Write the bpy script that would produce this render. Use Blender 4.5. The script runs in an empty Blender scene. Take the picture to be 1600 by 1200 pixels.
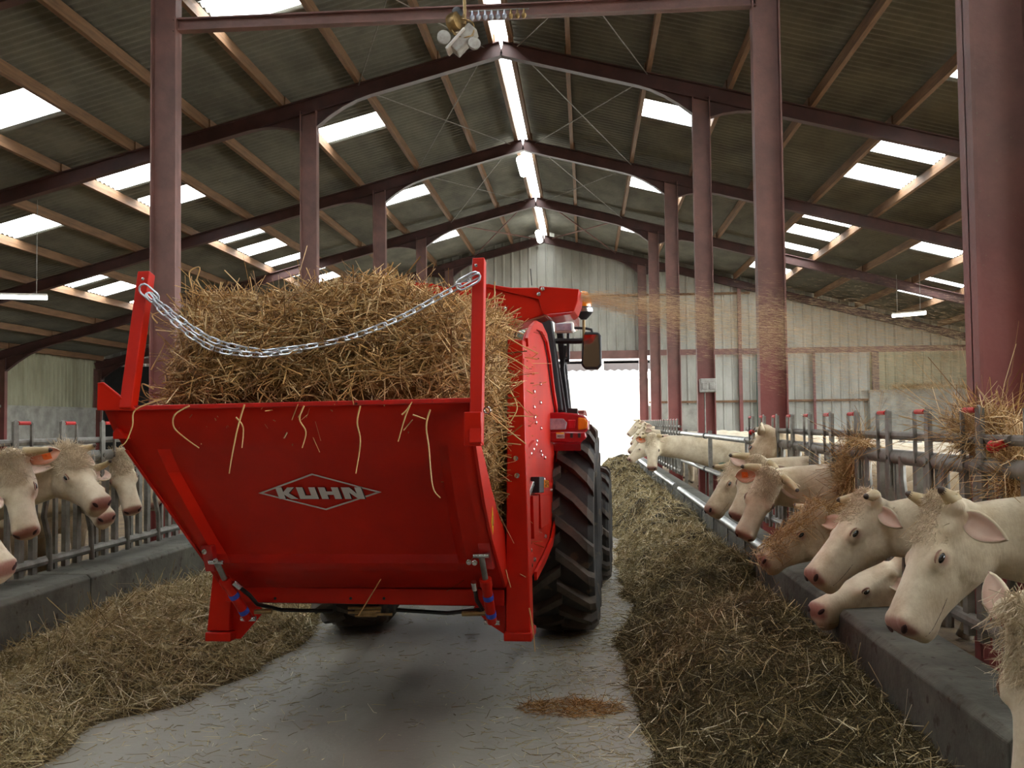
import bpy, bmesh, math, random
import numpy as np
from mathutils import Vector, Matrix
from mathutils.bvhtree import BVHTree
random.seed(7); RNG = np.random.default_rng(11)
C = bpy.context.scene.collection
SC = bpy.context.scene
PI = math.pi
# ------------------------------------------------------------------ camera
FPX, YAW, PIT, ROL, EYE = 1497.0, 0.0764, 0.0411, -0.0109, 1.6
def _basis():
    c, s = math.cos(YAW), math.sin(YAW)
    X = Vector((c, s, 0)); F = Vector((-s, c, 0)); Z = Vector((0, 0, 1))
    cp, sp = math.cos(PIT), math.sin(PIT)
    W = F*cp + Z*sp; U = Z*cp - F*sp
    cr, sr = math.cos(ROL), math.sin(ROL)
    return X*cr + U*sr, U*cr - X*sr, W
CR, CU, CW = _basis()
cam_d = bpy.data.cameras.new('camera'); cam = bpy.data.objects.new('camera', cam_d); C.objects.link(cam)
cam_d.sensor_width = 36; cam_d.sensor_fit = 'HORIZONTAL'; cam_d.lens = FPX/1600*36
cam_d.clip_start = 0.05; cam_d.clip_end = 400
m = Matrix.Identity(4)
for i in range(3):
    m[i][0], m[i][1], m[i][2] = CR[i], CU[i], -CW[i]
m.translation = (0, 0, EYE); cam.matrix_world = m
SC.camera = cam
# measured positions: a sight line through the photograph met with a plane of known depth, side or height
def sight(u, v): return CW*FPX + CR*(u-800) + CU*(600-v)
def at_y(u, v, y): d = sight(u, v); return Vector((0, 0, EYE)) + d*(y/d.y)
def at_x(u, v, x): d = sight(u, v); return Vector((0, 0, EYE)) + d*(x/d.x)
def at_z(u, v, z): d = sight(u, v); return Vector((0, 0, EYE)) + d*((z-EYE)/d.z)
# ------------------------------------------------------------------ overcast sky, exposure
wd = bpy.data.worlds.new('overcast_sky'); SC.world = wd; wd.use_nodes = True
nt = wd.node_tree; nt.nodes.clear()
wo = nt.nodes.new('ShaderNodeOutputWorld'); bg = nt.nodes.new('ShaderNodeBackground')
bg.inputs['Color'].default_value = (0.955, 0.99, 1.0, 1); bg.inputs['Strength'].default_value = 21.0
nt.links.new(bg.outputs[0], wo.inputs[0])
SC.view_settings.view_transform = 'Standard'; SC.view_settings.look = 'None'
SC.view_settings.gamma = 1.0; SC.view_settings.use_curve_mapping = False
SC.view_settings.exposure = 0.14
SC.cycles.use_denoising = True
SC.cycles.max_bounces = 8; SC.cycles.diffuse_bounces = 5; SC.cycles.glossy_bounces = 3
SC.cycles.transparent_max_bounces = 8; SC.cycles.sample_clamp_indirect = 8
SC.cycles.caustics_reflective = False; SC.cycles.caustics_refractive = False
def portal(loc, rot, sx, sy):
    l = bpy.data.lights.new('daylight_opening', 'AREA'); l.shape = 'RECTANGLE'; l.size = sx; l.size_y = sy
    l.cycles.is_portal = True
    o = bpy.data.objects.new('daylight_opening', l); C.objects.link(o); o.location = loc; o.rotation_euler = rot
# ------------------------------------------------------------------ helpers
def tag(o, label=None, cat=None, group=None, kind=None):
    if label: o['label'] = label
    if cat: o['category'] = cat
    if group: o['group'] = group
    if kind: o['kind'] = kind
    return o
def empty(name, loc=(0, 0, 0), rz=0, parent=None):
    o = bpy.data.objects.new(name, None); C.objects.link(o); o.location = loc; o.rotation_euler = (0, 0, rz)
    o.empty_display_size = 0.2
    if parent: o.parent = parent
    return o
def link(name, me, parent=None, loc=None):
    o = bpy.data.objects.new(name, me); C.objects.link(o)
    if parent: o.parent = parent
    if loc is not None: o.location = loc
    return o
def V(*a): return Vector(a)
def frame_of(d, up=Vector((0, 0, 1))):
    d = Vector(d).normalized(); s = d.cross(up)
    if s.length < 1e-4: s = d.cross(Vector((0, 1, 0)))
    s.normalize(); n = s.cross(d).normalized()
    return d, s, n
class MB:
    def __init__(self): self.v = []; self.f = []; self.mi = []
    def add(self, vs, fs, mi=0):
        b = len(self.v); self.v += [tuple(p) for p in vs]
        self.f += [tuple(b+i for i in f) for f in fs]; self.mi += [mi]*len(fs); return self
    def box(self, c, s, rot=None, mi=0):
        c = Vector(c); h = Vector(s)/2; vs = []
        for z in (-1, 1):
            for y in (-1, 1):
                for x in (-1, 1):
                    p = Vector((x*h.x, y*h.y, z*h.z))
                    if rot is not None: p = rot @ p
                    vs.append(c+p)
        return self.add(vs, [(0, 2, 3, 1), (4, 5, 7, 6), (0, 1, 5, 4), (2, 6, 7, 3), (0, 4, 6, 2), (1, 3, 7, 5)], mi)
    def span(self, a, b, mi=0):
        a = Vector(a); b = Vector(b); return self.box((a+b)/2, [abs(b[i]-a[i]) for i in range(3)], None, mi)
    def bar(self, a, b, w, h, up=(0, 0, 1), mi=0):
        a = Vector(a); b = Vector(b); d, s, n = frame_of(b-a, Vector(up)); vs = []
        for p in (a, b):
            for i, j in ((-1, -1), (1, -1), (1, 1), (-1, 1)): vs.append(p + s*(i*w/2) + n*(j*h/2))
        return self.add(vs, [(3, 2, 1, 0), (4, 5, 6, 7), (0, 1, 5, 4), (1, 2, 6, 5), (2, 3, 7, 6), (3, 0, 4, 7)], mi)
    def tube(self, pts, r, n=10, caps=True, mi=0, closed=False):
        pts = [Vector(p) for p in pts]; k = len(pts)
        rs = r if isinstance(r, (list, tuple)) else [r]*k
        vs = []; prev = None
        for i, p in enumerate(pts):
            if closed: t = pts[(i+1) % k]-pts[i-1]
            else: t = pts[min(i+1, k-1)]-pts[max(i-1, 0)]
            if t.length < 1e-9: t = Vector((0, 0, 1))
            t.normalize()
            if prev is None: _, s, _n = frame_of(t)
            else:
                s = prev - t*prev.dot(t)
                if s.length < 1e-6: _, s, _n = frame_of(t)
                s.normalize()
            prev = s; b = t.cross(s)
            for j in range(n):
                a = 2*PI*j/n; vs.append(p + s*(math.cos(a)*rs[i]) + b*(math.sin(a)*rs[i]))
        fs = []
        for i in range(k if closed else k-1):
            for j in range(n):
                a = i*n+j; b = i*n+(j+1) % n; i2 = (i+1) % k
                fs.append((a, b, i2*n+(j+1) % n, i2*n+j))
        if caps and not closed: fs += [tuple(range(n-1, -1, -1)), tuple((k-1)*n+j for j in range(n))]
        return self.add(vs, fs, mi)
    def prism(self, poly, vec, mi=0):
        poly = [Vector(p) for p in poly]; vec = Vector(vec); n = len(poly)
        nrm = Vector((0, 0, 0))
        for i in range(n): nrm += poly[i].cross(poly[(i+1) % n])
        if nrm.dot(vec) > 0: poly.reverse()
        vs = poly+[p+vec for p in poly]
        fs = [tuple(range(n)), tuple(range(2*n-1, n-1, -1))]+[((i+1) % n, i, n+i, n+(i+1) % n) for i in range(n)]
        return self.add(vs, fs, mi)
    def lathe(self, prof, o, ax, n=24, mi=0, closed=False):
        d, s, t = frame_of(ax, Vector((0, 0, 1)) if abs(Vector(ax).normalized().z) < .9 else Vector((0, 1, 0)))
        o = Vector(o); k = len(prof); vs = []
        for (x, r) in prof:
            for j in range(n):
                a = 2*PI*j/n; vs.append(o + d*x + s*(r*math.cos(a)) + t*(r*math.sin(a)))
        fs = []
        for i in range(k if closed else k-1):
            i2 = (i+1) % k
            for j in range(n): fs.append((i*n+j, i*n+(j+1) % n, i2*n+(j+1) % n, i2*n+j))
        if not closed: fs += [tuple(range(n-1, -1, -1)), tuple((k-1)*n+j for j in range(n))]
        return self.add(vs, fs, mi)
    def ball(self, c, ax, n=12, m=8, mi=0):
        c = Vector(c); A, B, D = [Vector(a) for a in ax]; vs = [c+D]
        for i in range(1, m):
            th = PI*i/m
            for j in range(n):
                a = 2*PI*j/n; vs.append(c + A*(math.sin(th)*math.cos(a)) + B*(math.sin(th)*math.sin(a)) + D*math.cos(th))
        vs.append(c-D); fs = []
        for j in range(n): fs.append((0, 1+j, 1+(j+1) % n))
        for i in range(m-2):
            for j in range(n): fs.append((1+i*n+j, 1+(i+1)*n+j, 1+(i+1)*n+(j+1) % n, 1+i*n+(j+1) % n))
        e = len(vs)-1
        for j in range(n): fs.append((e, 1+(m-2)*n+(j+1) % n, 1+(m-2)*n+j))
        return self.add(vs, fs, mi)
    def loft(self, rings, mi=0, caps=True):
        n = len(rings[0]); vs = [p for r in rings for p in r]; fs = []
        for i in range(len(rings)-1):
            for j in range(n): fs.append((i*n+j, i*n+(j+1) % n, (i+1)*n+(j+1) % n, (i+1)*n+j))
        if caps: fs += [tuple(range(n-1, -1, -1)), tuple((len(rings)-1)*n+j for j in range(n))]
        return self.add(vs, fs, mi)
    def grid(self, P, mi=0):
        r, c = len(P), len(P[0]); vs = [p for row in P for p in row]
        fs = [(i*c+j, i*c+j+1, (i+1)*c+j+1, (i+1)*c+j) for i in range(r-1) for j in range(c-1)]
        return self.add(vs, fs, mi)
    def mesh(self, name, mats, smooth=35, fix=True):
        me = bpy.data.meshes.new(name); me.from_pydata(self.v, [], self.f)
        for mt in (mats if isinstance(mats, (list, tuple)) else [mats]): me.materials.append(mt)
        me.polygons.foreach_set('material_index', self.mi)
        if fix:
            bm = bmesh.new(); bm.from_mesh(me); bmesh.ops.recalc_face_normals(bm, faces=bm.faces); bm.to_mesh(me); bm.free()
        if smooth:
            me.polygons.foreach_set('use_smooth', [True]*len(me.polygons)); me.set_sharp_from_angle(angle=math.radians(smooth))
        me.update(); return me
    def build(self, name, mats, parent=None, loc=None, smooth=35, bevel=0):
        o = link(name, self.mesh(name, mats, smooth), parent, loc)
        if bevel:
            b = o.modifiers.new('bevel', 'BEVEL'); b.width = bevel; b.segments = 2; b.limit_method = 'ANGLE'; b.angle_limit = math.radians(40)
        return o
# ------------------------------------------------------------------ materials
def nodes_of(name):
    mt = bpy.data.materials.new(name); mt.use_nodes = True
    nt = mt.node_tree; b = nt.nodes['Principled BSDF']; return mt, nt, b
def N(nt, t, **kw):
    n = nt.nodes.new(t)
    for k, v in kw.items():
        if k in n.inputs: n.inputs[k].default_value = v
        else: setattr(n, k, v)
    return n
def rgba(c): return (c[0], c[1], c[2], 1)
def lin(r, g, b):
    f = lambda x: ((x/255+.055)/1.055)**2.4 if x > 10 else x/255/12.92
    return (f(r), f(g), f(b))
def pm(name, c1, c2=None, scale=4.0, rough=.6, metal=0, bump=0, bscale=40, stretch=(1, 1, 1), coat=0, lo=.35, hi=.65, spec=.5, speck=None):
    mt, nt, b = nodes_of(name); L = nt.links.new
    b.inputs['Roughness'].default_value = rough; b.inputs['Metallic'].default_value = metal
    b.inputs['Specular IOR Level'].default_value = spec
    if coat: b.inputs['Coat Weight'].default_value = coat; b.inputs['Coat Roughness'].default_value = .12
    tc = N(nt, 'ShaderNodeTexCoord'); mp = N(nt, 'ShaderNodeMapping'); mp.inputs['Scale'].default_value = stretch
    L(tc.outputs['Object'], mp.inputs[0])
    if c2 is None: b.inputs['Base Color'].default_value = rgba(c1)
    else:
        nz = N(nt, 'ShaderNodeTexNoise', Scale=scale, Detail=6.0, Roughness=.62); L(mp.outputs[0], nz.inputs['Vector'])
        cr = N(nt, 'ShaderNodeValToRGB'); cr.color_ramp.elements[0].position = lo; cr.color_ramp.elements[1].position = hi
        cr.color_ramp.elements[0].color = rgba(c1); cr.color_ramp.elements[1].color = rgba(c2)
        L(nz.outputs['Fac'], cr.inputs[0]); src = cr.outputs[0]
        if speck:
            n2 = N(nt, 'ShaderNodeTexNoise', Scale=speck[0], Detail=3.0); L(mp.outputs[0], n2.inputs['Vector'])
            c3 = N(nt, 'ShaderNodeValToRGB'); c3.color_ramp.elements[0].position = speck[1]; c3.color_ramp.elements[1].position = speck[1]+.06
            L(n2.outputs['Fac'], c3.inputs[0]); mx = N(nt, 'ShaderNodeMix', data_type='RGBA')
            L(c3.outputs[0], mx.inputs[0]); L(src, mx.inputs[6]); mx.inputs[7].default_value = rgba(speck[2]); src = mx.outputs[2]
        L(src, b.inputs['Base Color'])
    if bump:
        n3 = N(nt, 'ShaderNodeTexNoise', Scale=bscale, Detail=5.0); L(mp.outputs[0], n3.inputs['Vector'])
        bp = N(nt, 'ShaderNodeBump', Strength=bump, Distance=.01); L(n3.outputs['Fac'], bp.inputs['Height']); L(bp.outputs[0], b.inputs['Normal'])
    return mt
def strand_mat(name, stops, rough=.65, transl=.25):
    mt, nt, b = nodes_of(name); L = nt.links.new
    at = N(nt, 'ShaderNodeAttribute', attribute_name='shade'); cr = N(nt, 'ShaderNodeValToRGB')
    el = cr.color_ramp.elements
    el[0].position, el[0].color = stops[0][0], rgba(stops[0][1]); el[1].position, el[1].color = stops[-1][0], rgba(stops[-1][1])
    for p, c in stops[1:-1]: e = el.new(p); e.color = rgba(c)
    L(at.outputs['Fac'], cr.inputs[0]); L(cr.outputs[0], b.inputs['Base Color'])
    b.inputs['Roughness'].default_value = rough; b.inputs['Specular IOR Level'].default_value = .35
    return mt
def glow(name, c, s):
    mt, nt, b = nodes_of(name); b.inputs['Base Color'].default_value = rgba(c)
    b.inputs['Emission Color'].default_value = rgba(c); b.inputs['Emission Strength'].default_value = s; return mt
M = {}
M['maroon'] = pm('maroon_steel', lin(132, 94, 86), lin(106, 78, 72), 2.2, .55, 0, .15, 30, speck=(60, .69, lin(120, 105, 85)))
def dusty_columns(mt):
    # the paint is clean red to head height, dusty above it
    nt = mt.node_tree; L = nt.links.new; b = nt.nodes['Principled BSDF']; src = b.inputs['Base Color'].links[0].from_socket
    g = N(nt, 'ShaderNodeNewGeometry'); sx = N(nt, 'ShaderNodeSeparateXYZ'); L(g.outputs['Position'], sx.inputs[0])
    nz = N(nt, 'ShaderNodeTexNoise', Scale=2.2, Detail=5.0); L(g.outputs['Position'], nz.inputs['Vector'])
    ad = N(nt, 'ShaderNodeMath', operation='MULTIPLY_ADD'); L(nz.outputs['Fac'], ad.inputs[0]); ad.inputs[1].default_value = 1.6; L(sx.outputs['Z'], ad.inputs[2])
    mr = N(nt, 'ShaderNodeMapRange'); L(ad.outputs[0], mr.inputs[0]); mr.inputs[1].default_value = 1.8; mr.inputs[2].default_value = 4.0; mr.inputs[3].default_value = .6; mr.inputs[4].default_value = 0
    mx = N(nt, 'ShaderNodeMix', data_type='RGBA'); L(mr.outputs[0], mx.inputs[0]); L(src, mx.inputs[6]); mx.inputs[7].default_value = rgba(lin(150, 52, 54)); L(mx.outputs[2], b.inputs['Base Color'])
dusty_columns(M['maroon'])
M['rafter'] = pm('rafter_dark_maroon', lin(84, 52, 48), lin(64, 42, 38), 2.2, .55)  # darker maroon than the columns
M['chain'] = pm('zinc_chain', lin(208, 212, 218), None, rough=.34, metal=.9)
M['maroon_edge'] = pm('dusty_steel', lin(128, 110, 100), lin(105, 80, 76), 6, .7)
M['sheet'] = pm('fibre_cement', lin(120, 119, 107), lin(92, 91, 83), 1.3, .85, stretch=(1, .5, 1), bump=.2)
M['timber'] = pm('purlin_timber', lin(134, 100, 70), lin(102, 76, 54), 3, .75, stretch=(6, .5, 6), bump=.25, bscale=20)
M['clad'] = pm('grey_cladding', lin(182, 182, 172), lin(150, 149, 138), 1.2, .55, 0, .05, 10, stretch=(1, 1, .4))
M['clad_green'] = pm('olive_cladding', lin(168, 166, 138), lin(138, 135, 108), 1.2, .55, 0, .05, 10, stretch=(1, 1, .4))
M['block'] = pm('wall_concrete', lin(178, 176, 166), lin(140, 138, 128), 2.0, .9, 0, .3, 25)
M['concrete'] = None
M['kerb'] = pm('kerb_concrete', lin(106, 104, 93), lin(72, 70, 61), 3.0, .85, 0, .4, 30, speck=(14, .62, lin(66, 58, 46)))
M['galv'] = pm('galvanised_steel', lin(176, 178, 178), lin(130, 132, 132), 8, .38, .85)
M['pipe'] = pm('worn_grey_pipe', lin(142, 140, 132), lin(108, 104, 96), 9, .5, .35, .1, 40)
M['grip'] = pm('red_plastic_grip', lin(205, 28, 30), None, rough=.4)
M['red'] = pm('red_machine_paint', (.58, .015, .004), (.47, .012, .004), 2.5, .38, 0, 0, coat=.0, spec=.22)
M['red_dirty'] = pm('red_paint_scuffed', (.60, .010, .006), (.40, .010, .008), 7, .34, 0, .04, 60, coat=.35, speck=(38, .66, lin(70, 32, 20)))
M['crimson'] = pm('tractor_paint', (.38, .008, .015), (.32, .006, .012), 3, .25, 0, 0, coat=.8)
M['black'] = pm('black_plastic', lin(38, 38, 40), lin(26, 26, 28), 6, .5)
M['lug'] = pm('dusty_lug_rubber', lin(104, 94, 82), lin(66, 62, 58), 6, .8, 0, .2, 60)
M['rubber'] = pm('tyre_rubber', lin(62, 60, 58), lin(44, 43, 42), 5, .75, 0, .2, 60, speck=(9, .60, lin(88, 78, 64)))
M['chrome'] = pm('bright_steel', lin(205, 205, 205), None, rough=.25, metal=1)
M['brass'] = pm('brass_fitting', lin(170, 140, 90), lin(120, 100, 70), 12, .4, .8)
M['amber'] = pm('amber_lens', (.75, .22, .01), None, rough=.2, coat=.5)
M['lens'] = pm('clear_lens', lin(190, 195, 205), lin(150, 155, 170), 30, .15, .3)
M['redlens'] = pm('red_lens', (.5, .01, .02), None, rough=.15, coat=.5)
M['white'] = pm('white_paint', lin(225, 222, 215), lin(205, 200, 190), 6, .5)
M['logo'] = pm('silver_decal', lin(205, 200, 196), None, rough=.45)
M['shadowline'] = pm('black_decal', lin(30, 10, 10), None, rough=.5)
M['yellow'] = pm('yellow_sticker', lin(235, 190, 20), None, rough=.5)
M['blue'] = pm('blue_sticker', lin(50, 80, 190), None, rough=.5)
M['hose'] = pm('black_hose', lin(24, 24, 24), None, rough=.45)
M['greybox'] = pm('grey_switch_box', lin(170, 168, 160), lin(140, 136, 128), 12, .6)
M['green'] = pm('green_enamel', lin(30, 92, 70), lin(24, 70, 54), 8, .45)
M['bedding'] = pm('pen_bedding', lin(120, 98, 64), lin(76, 60, 40), 5, .95, 0, .8, 40)
M['yard'] = pm('yard_concrete', lin(190, 188, 180), lin(165, 162, 154), 1.5, .9)
M['brown'] = pm('shaded_brown_fascia', lin(34, 24, 22), lin(28, 20, 19), 3, .8)  # brown darkened to carry the shade under the eave
def mk_floor():
    mt, nt, b = nodes_of('passage_concrete'); L = nt.links.new
    tc = N(nt, 'ShaderNodeTexCoord'); mp = N(nt, 'ShaderNodeMapping'); L(tc.outputs['Object'], mp.inputs[0]); mp.inputs['Scale'].default_value = (1, .35, 1)
    n1 = N(nt, 'ShaderNodeTexNoise', Scale=.9, Detail=8.0, Roughness=.65); L(mp.outputs[0], n1.inputs['Vector'])
    c1 = N(nt, 'ShaderNodeValToRGB'); c1.color_ramp.elements[0].position = .3; c1.color_ramp.elements[1].position = .7
    c1.color_ramp.elements[0].color = rgba(lin(120, 115, 104)); c1.color_ramp.elements[1].color = rgba(lin(154, 149, 137)); L(n1.outputs['Fac'], c1.inputs[0])
    # worn tyre track: a dark rubbed band running along the passage
    sx = N(nt, 'ShaderNodeSeparateXYZ'); L(tc.outputs['Object'], sx.inputs[0])
    n4 = N(nt, 'ShaderNodeTexNoise', Scale=.8, Detail=4.0); L(tc.outputs['Object'], n4.inputs['Vector'])
    ad = N(nt, 'ShaderNodeMath', operation='MULTIPLY_ADD'); L(n4.outputs['Fac'], ad.inputs[0]); ad.inputs[1].default_value = .5; L(sx.outputs['X'], ad.inputs[2])
    d = N(nt, 'ShaderNodeMath', operation='SUBTRACT'); L(ad.outputs[0], d.inputs[0]); d.inputs[1].default_value = -.68
    ab = N(nt, 'ShaderNodeMath', operation='ABSOLUTE'); L(d.outputs[0], ab.inputs[0])
    mr = N(nt, 'ShaderNodeMapRange'); L(ab.outputs[0], mr.inputs[0]); mr.inputs[1].default_value = .05; mr.inputs[2].default_value = .34; mr.inputs[3].default_value = .6; mr.inputs[4].default_value = 0
    mx = N(nt, 'ShaderNodeMix', data_type='RGBA'); L(mr.outputs[0], mx.inputs[0]); L(c1.outputs[0], mx.inputs[6]); mx.inputs[7].default_value = rgba(lin(108, 96, 86))
    n2 = N(nt, 'ShaderNodeTexNoise', Scale=85.0, Detail=3.0); L(tc.outputs['Object'], n2.inputs['Vector'])
    c2 = N(nt, 'ShaderNodeValToRGB'); c2.color_ramp.elements[0].position = .66; c2.color_ramp.elements[1].position = .74; L(n2.outputs['Fac'], c2.inputs[0])
    m2 = N(nt, 'ShaderNodeMix', data_type='RGBA'); L(c2.outputs[0], m2.inputs[0]); L(mx.outputs[2], m2.inputs[6]); m2.inputs[7].default_value = rgba(lin(168, 150, 118))
    L(m2.outputs[2], b.inputs['Base Color']); b.inputs['Roughness'].default_value = .62
    n3 = N(nt, 'ShaderNodeTexNoise', Scale=30.0, Detail=6.0); L(tc.outputs['Object'], n3.inputs['Vector'])
    bp = N(nt, 'ShaderNodeBump', Strength=.25, Distance=.01); L(n3.outputs['Fac'], bp.inputs['Height']); L(bp.outputs[0], b.inputs['Normal'])
    return mt
M['concrete'] = mk_floor()
def mk_pane(name, t):
    mt = bpy.data.materials.new(name); mt.use_nodes = True; nt = mt.node_tree; nt.nodes.clear(); L = nt.links.new
    o = N(nt, 'ShaderNodeOutputMaterial'); tr = N(nt, 'ShaderNodeBsdfTransparent'); tr.inputs[0].default_value = (t, t, t, 1)
    tl = N(nt, 'ShaderNodeBsdfTranslucent'); tl.inputs[0].default_value = (.85, .87, .88, 1)
    mx = N(nt, 'ShaderNodeMixShader'); mx.inputs[0].default_value = .25; L(tr.outputs[0], mx.inputs[1]); L(tl.outputs[0], mx.inputs[2]); L(mx.outputs[0], o.inputs[0])
    return mt
M['pane'] = mk_pane('translucent_sheet', .92)
M['ridgepane'] = mk_pane('dusty_ridge_sheet', .8)
M['lampglow'] = glow('lamp_diffuser', (1.0, 1.0, .94), 9)
M['straw'] = strand_mat('golden_straw', [(0, lin(112, 76, 38)), (.3, lin(166, 122, 66)), (.65, lin(208, 166, 104)), (1, lin(240, 216, 168))], .5)
M['hay'] = strand_mat('pale_hay', [(0, lin(108, 92, 60)), (.4, lin(164, 144, 100)), (.8, lin(198, 180, 134)), (1, lin(238, 228, 198))])
M['silage'] = strand_mat('dark_silage', [(0, lin(62, 52, 28)), (.5, lin(100, 86, 50)), (.85, lin(136, 118, 74)), (1, lin(210, 196, 156))])
M['jet'] = strand_mat('flying_chaff', [(0, lin(170, 140, 100)), (1, lin(215, 188, 146))])
M['hair'] = strand_mat('cream_hair', [(0, lin(196, 176, 142)), (1, lin(240, 228, 204))])
M['straw_core'] = pm('packed_straw', lin(140, 104, 58), lin(92, 66, 34), 14, .9, 0, .8, 60)
M['hay_core'] = pm('packed_hay', lin(104, 88, 56), lin(70, 58, 34), 10, .95, 0, .9, 50)
M['silage_core'] = pm('packed_silage', lin(70, 58, 32), lin(44, 36, 19), 9, .95, 0, .9, 50)
# ------------------------------------------------------------------ blades of straw
def strands(name, p, d, ln, w, mat, bend=.25, parent=None, segs=3, sag=0.0, loc=None, shade=None, tri=False):
    n = len(p); p = np.asarray(p, float); d = np.asarray(d, float); d /= np.linalg.norm(d, axis=1, keepdims=True)+1e-9
    ln = np.broadcast_to(ln, (n,)); w = np.broadcast_to(w, (n,))
    q = RNG.normal(size=(n, 3)); q -= (q*d).sum(1, keepdims=True)*d; q /= np.linalg.norm(q, axis=1, keepdims=True)+1e-9
    r = np.cross(d, q); k = segs+1; sides = 3 if tri else 2
    co = np.empty((n, k, sides, 3)); bb = (RNG.random(n)*bend)
    for i in range(k):
        t = i/segs; c = p + d*(ln*(t-.5))[:, None] + q*(bb*ln*((t-.5)**2*2))[:, None]; c[:, 2] -= sag*ln*(t**2)
        ww = w*(1-.55*t)
        if tri:
            for s in range(3):
                a = 2*PI*s/3; co[:, i, s] = c + r*(ww*.5*math.cos(a))[:, None] + q*(ww*.5*math.sin(a))[:, None]
        else:
            co[:, i, 0] = c - r*(ww*.5)[:, None]; co[:, i, 1] = c + r*(ww*.5)[:, None]
    base = (np.arange(n)*k*sides)[:, None, None]; fs = []
    for i in range(segs):
        for s in range(sides if tri else 1):
            s2 = (s+1) % sides; fs.append([i*sides+s, i*sides+s2, (i+1)*sides+s2, (i+1)*sides+s])
    F = (base + np.array(fs)[None]).reshape(-1, 4)
    me = bpy.data.meshes.new(name); nv = n*k*sides; nf = len(F)
    me.vertices.add(nv); me.vertices.foreach_set('co', co.reshape(-1).astype(np.float32))
    me.loops.add(nf*4); me.loops.foreach_set('vertex_index', F.reshape(-1).astype(np.int32))
    me.polygons.add(nf); me.polygons.foreach_set('loop_start', (np.arange(nf)*4).astype(np.int32))
    me.update(calc_edges=True); me.polygons.foreach_set('use_smooth', np.ones(nf, bool))
    sh = RNG.random(n) if shade is None else shade
    at = me.attributes.new('shade', 'FLOAT', 'POINT'); at.data.foreach_set('value', np.repeat(sh, k*sides).astype(np.float32))
    me.materials.append(mat); return link(name, me, parent, loc)
def on_mesh(me, n, weight=None):
    """n random points and normals on a mesh, by area"""
    me.calc_loop_triangles(); nt_ = len(me.loop_triangles)
    tv = np.empty(nt_*3, np.int32); me.loop_triangles.foreach_get('vertices', tv); tv = tv.reshape(-1, 3)
    co = np.empty(len(me.vertices)*3, np.float32); me.vertices.foreach_get('co', co); co = co.reshape(-1, 3)
    a, b, c = co[tv[:, 0]], co[tv[:, 1]], co[tv[:, 2]]; cr = np.cross(b-a, c-a); ar = np.linalg.norm(cr, axis=1)
    wt = ar if weight is None else ar*weight((a+b+c)/3, cr/(ar[:, None]+1e-9))
    i = RNG.choice(nt_, n, p=wt/wt.sum()); u = RNG.random((n, 2)); s = u.sum(1) > 1; u[s] = 1-u[s]
    pts = a[i] + (b-a)[i]*u[:, :1] + (c-a)[i]*u[:, 1:]
    return pts, cr[i]/(ar[i][:, None]+1e-9)
# ================================================================== the barn
XC, HALF, WIDE, SLOPE = -1.43, 3.54, 17.0, .26
F0, BAY = 11.0, 6.0
FR = [F0+BAY*k for k in (-3, -2, -1, 0, 1, 2, 3, 4)]
BEAM_TOP, SHEET = 8.5, 8.72
YEND = 35.25
def rz(delta, top=SHEET): return top-SLOPE*delta
# floor slabs
fl = MB().span((-3.75, -7, -.2), (1.5, YEND, 0)).build('floor', M['concrete'], smooth=0); tag(fl, 'grey concrete feed passage floor', kind='structure')
for nm, a, b in (('floor_left_pen', -18.6, -3.9), ('floor_right_pen', 1.65, 16.2)):
    o = MB().span((a, -7, -.2), (b, YEND, .08)).build(nm, M['bedding'], smooth=0); tag(o, 'strawed pen floor beside the passage', kind='structure')
yd = MB().span((-40, YEND, -.25), (40, 90, -.05)).span((-60, -40, -.25), (60, -7, -.05)).span((16.2, -7, -.25), (60, YEND, -.05)).build('yard_ground', M['yard'], smooth=0)
tag(yd, 'pale concrete yard outside the barn', kind='structure')
# roof: one corrugated strip per row of purlins and bay, panes in view, more added unseen overhead for light
ceil = empty('ceiling'); tag(ceil, 'corrugated fibre cement barn roof on timber purlins', kind='structure')
PUR = [1.2+1.42*k for k in range(12)]
ROWS = [(.18, 1.2)]+[(PUR[i], PUR[i+1]) for i in range(11)]+[(PUR[11], 17.5)]
panes = {}
def addp(side, row, spans): panes.setdefault((side, row), []).extend(spans)
for k in range(-2, 4):
    y = F0+BAY*k
    addp(-1, 2, [(y+2.05, y+3.05)]); addp(1, 2, [(y+1.95, y+2.95)])
    addp(-1, 5, [(y+1.15, y+2.2), (y+3.0, y+4.05)]); addp(1, 5, [(y+1.45, y+2.1), (y+3.0, y+4.05)])
addp(-1, 5, [(28.4, 29.0)]); addp(1, 5, [(28.4, 29.0)])
addp(-1, 7, [(19.15, 20.25), (13.1, 14.1)]); addp(-1, 8, [(24.2, 25.15), (25.8, 26.9), (28.4, 29.3), (12.2, 13.2), (6.4, 7.4)])
addp(1, 7, [(24.9, 25.9), (18.6, 19.6), (12.6, 13.6)]); addp(1, 8, [(30.5, 31.5), (28.6, 29.2), (14.0, 15.0), (8, 9)])
WAVE, AMP = .177, .024
def strip(side, d0, d1, y0, y1, thick=.012):
    """corrugated sheet: waves run down the slope, repeat along the barn"""
    n = max(2, int((y1-y0)/WAVE*6)); top = []; bot = []
    for (d, dz) in ((d0-.03, 0.0), (d1+.06, .0)):
        row = []
        for i in range(n+1):
            y = y0+(y1-y0)*i/n; row.append(V(XC+side*d, y, rz(d)+AMP*math.sin(2*PI*y/WAVE)))
        top.append(row)
    return top
def sheet_obj(nm, side, d0, d1, y0, y1, mat):
    g = strip(side, d0, d1, y0, y1); mb = MB().grid(g); c = len(g[0])
    up = [[p+V(0, 0, .008) for p in r] for r in g]
    mb.grid([list(reversed(r)) for r in up]); mb.f = mb.f
    for r in (0, 1):
        mb.grid([g[r], up[r]])
    return mb.build(nm, mat, ceil, smooth=60)
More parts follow.
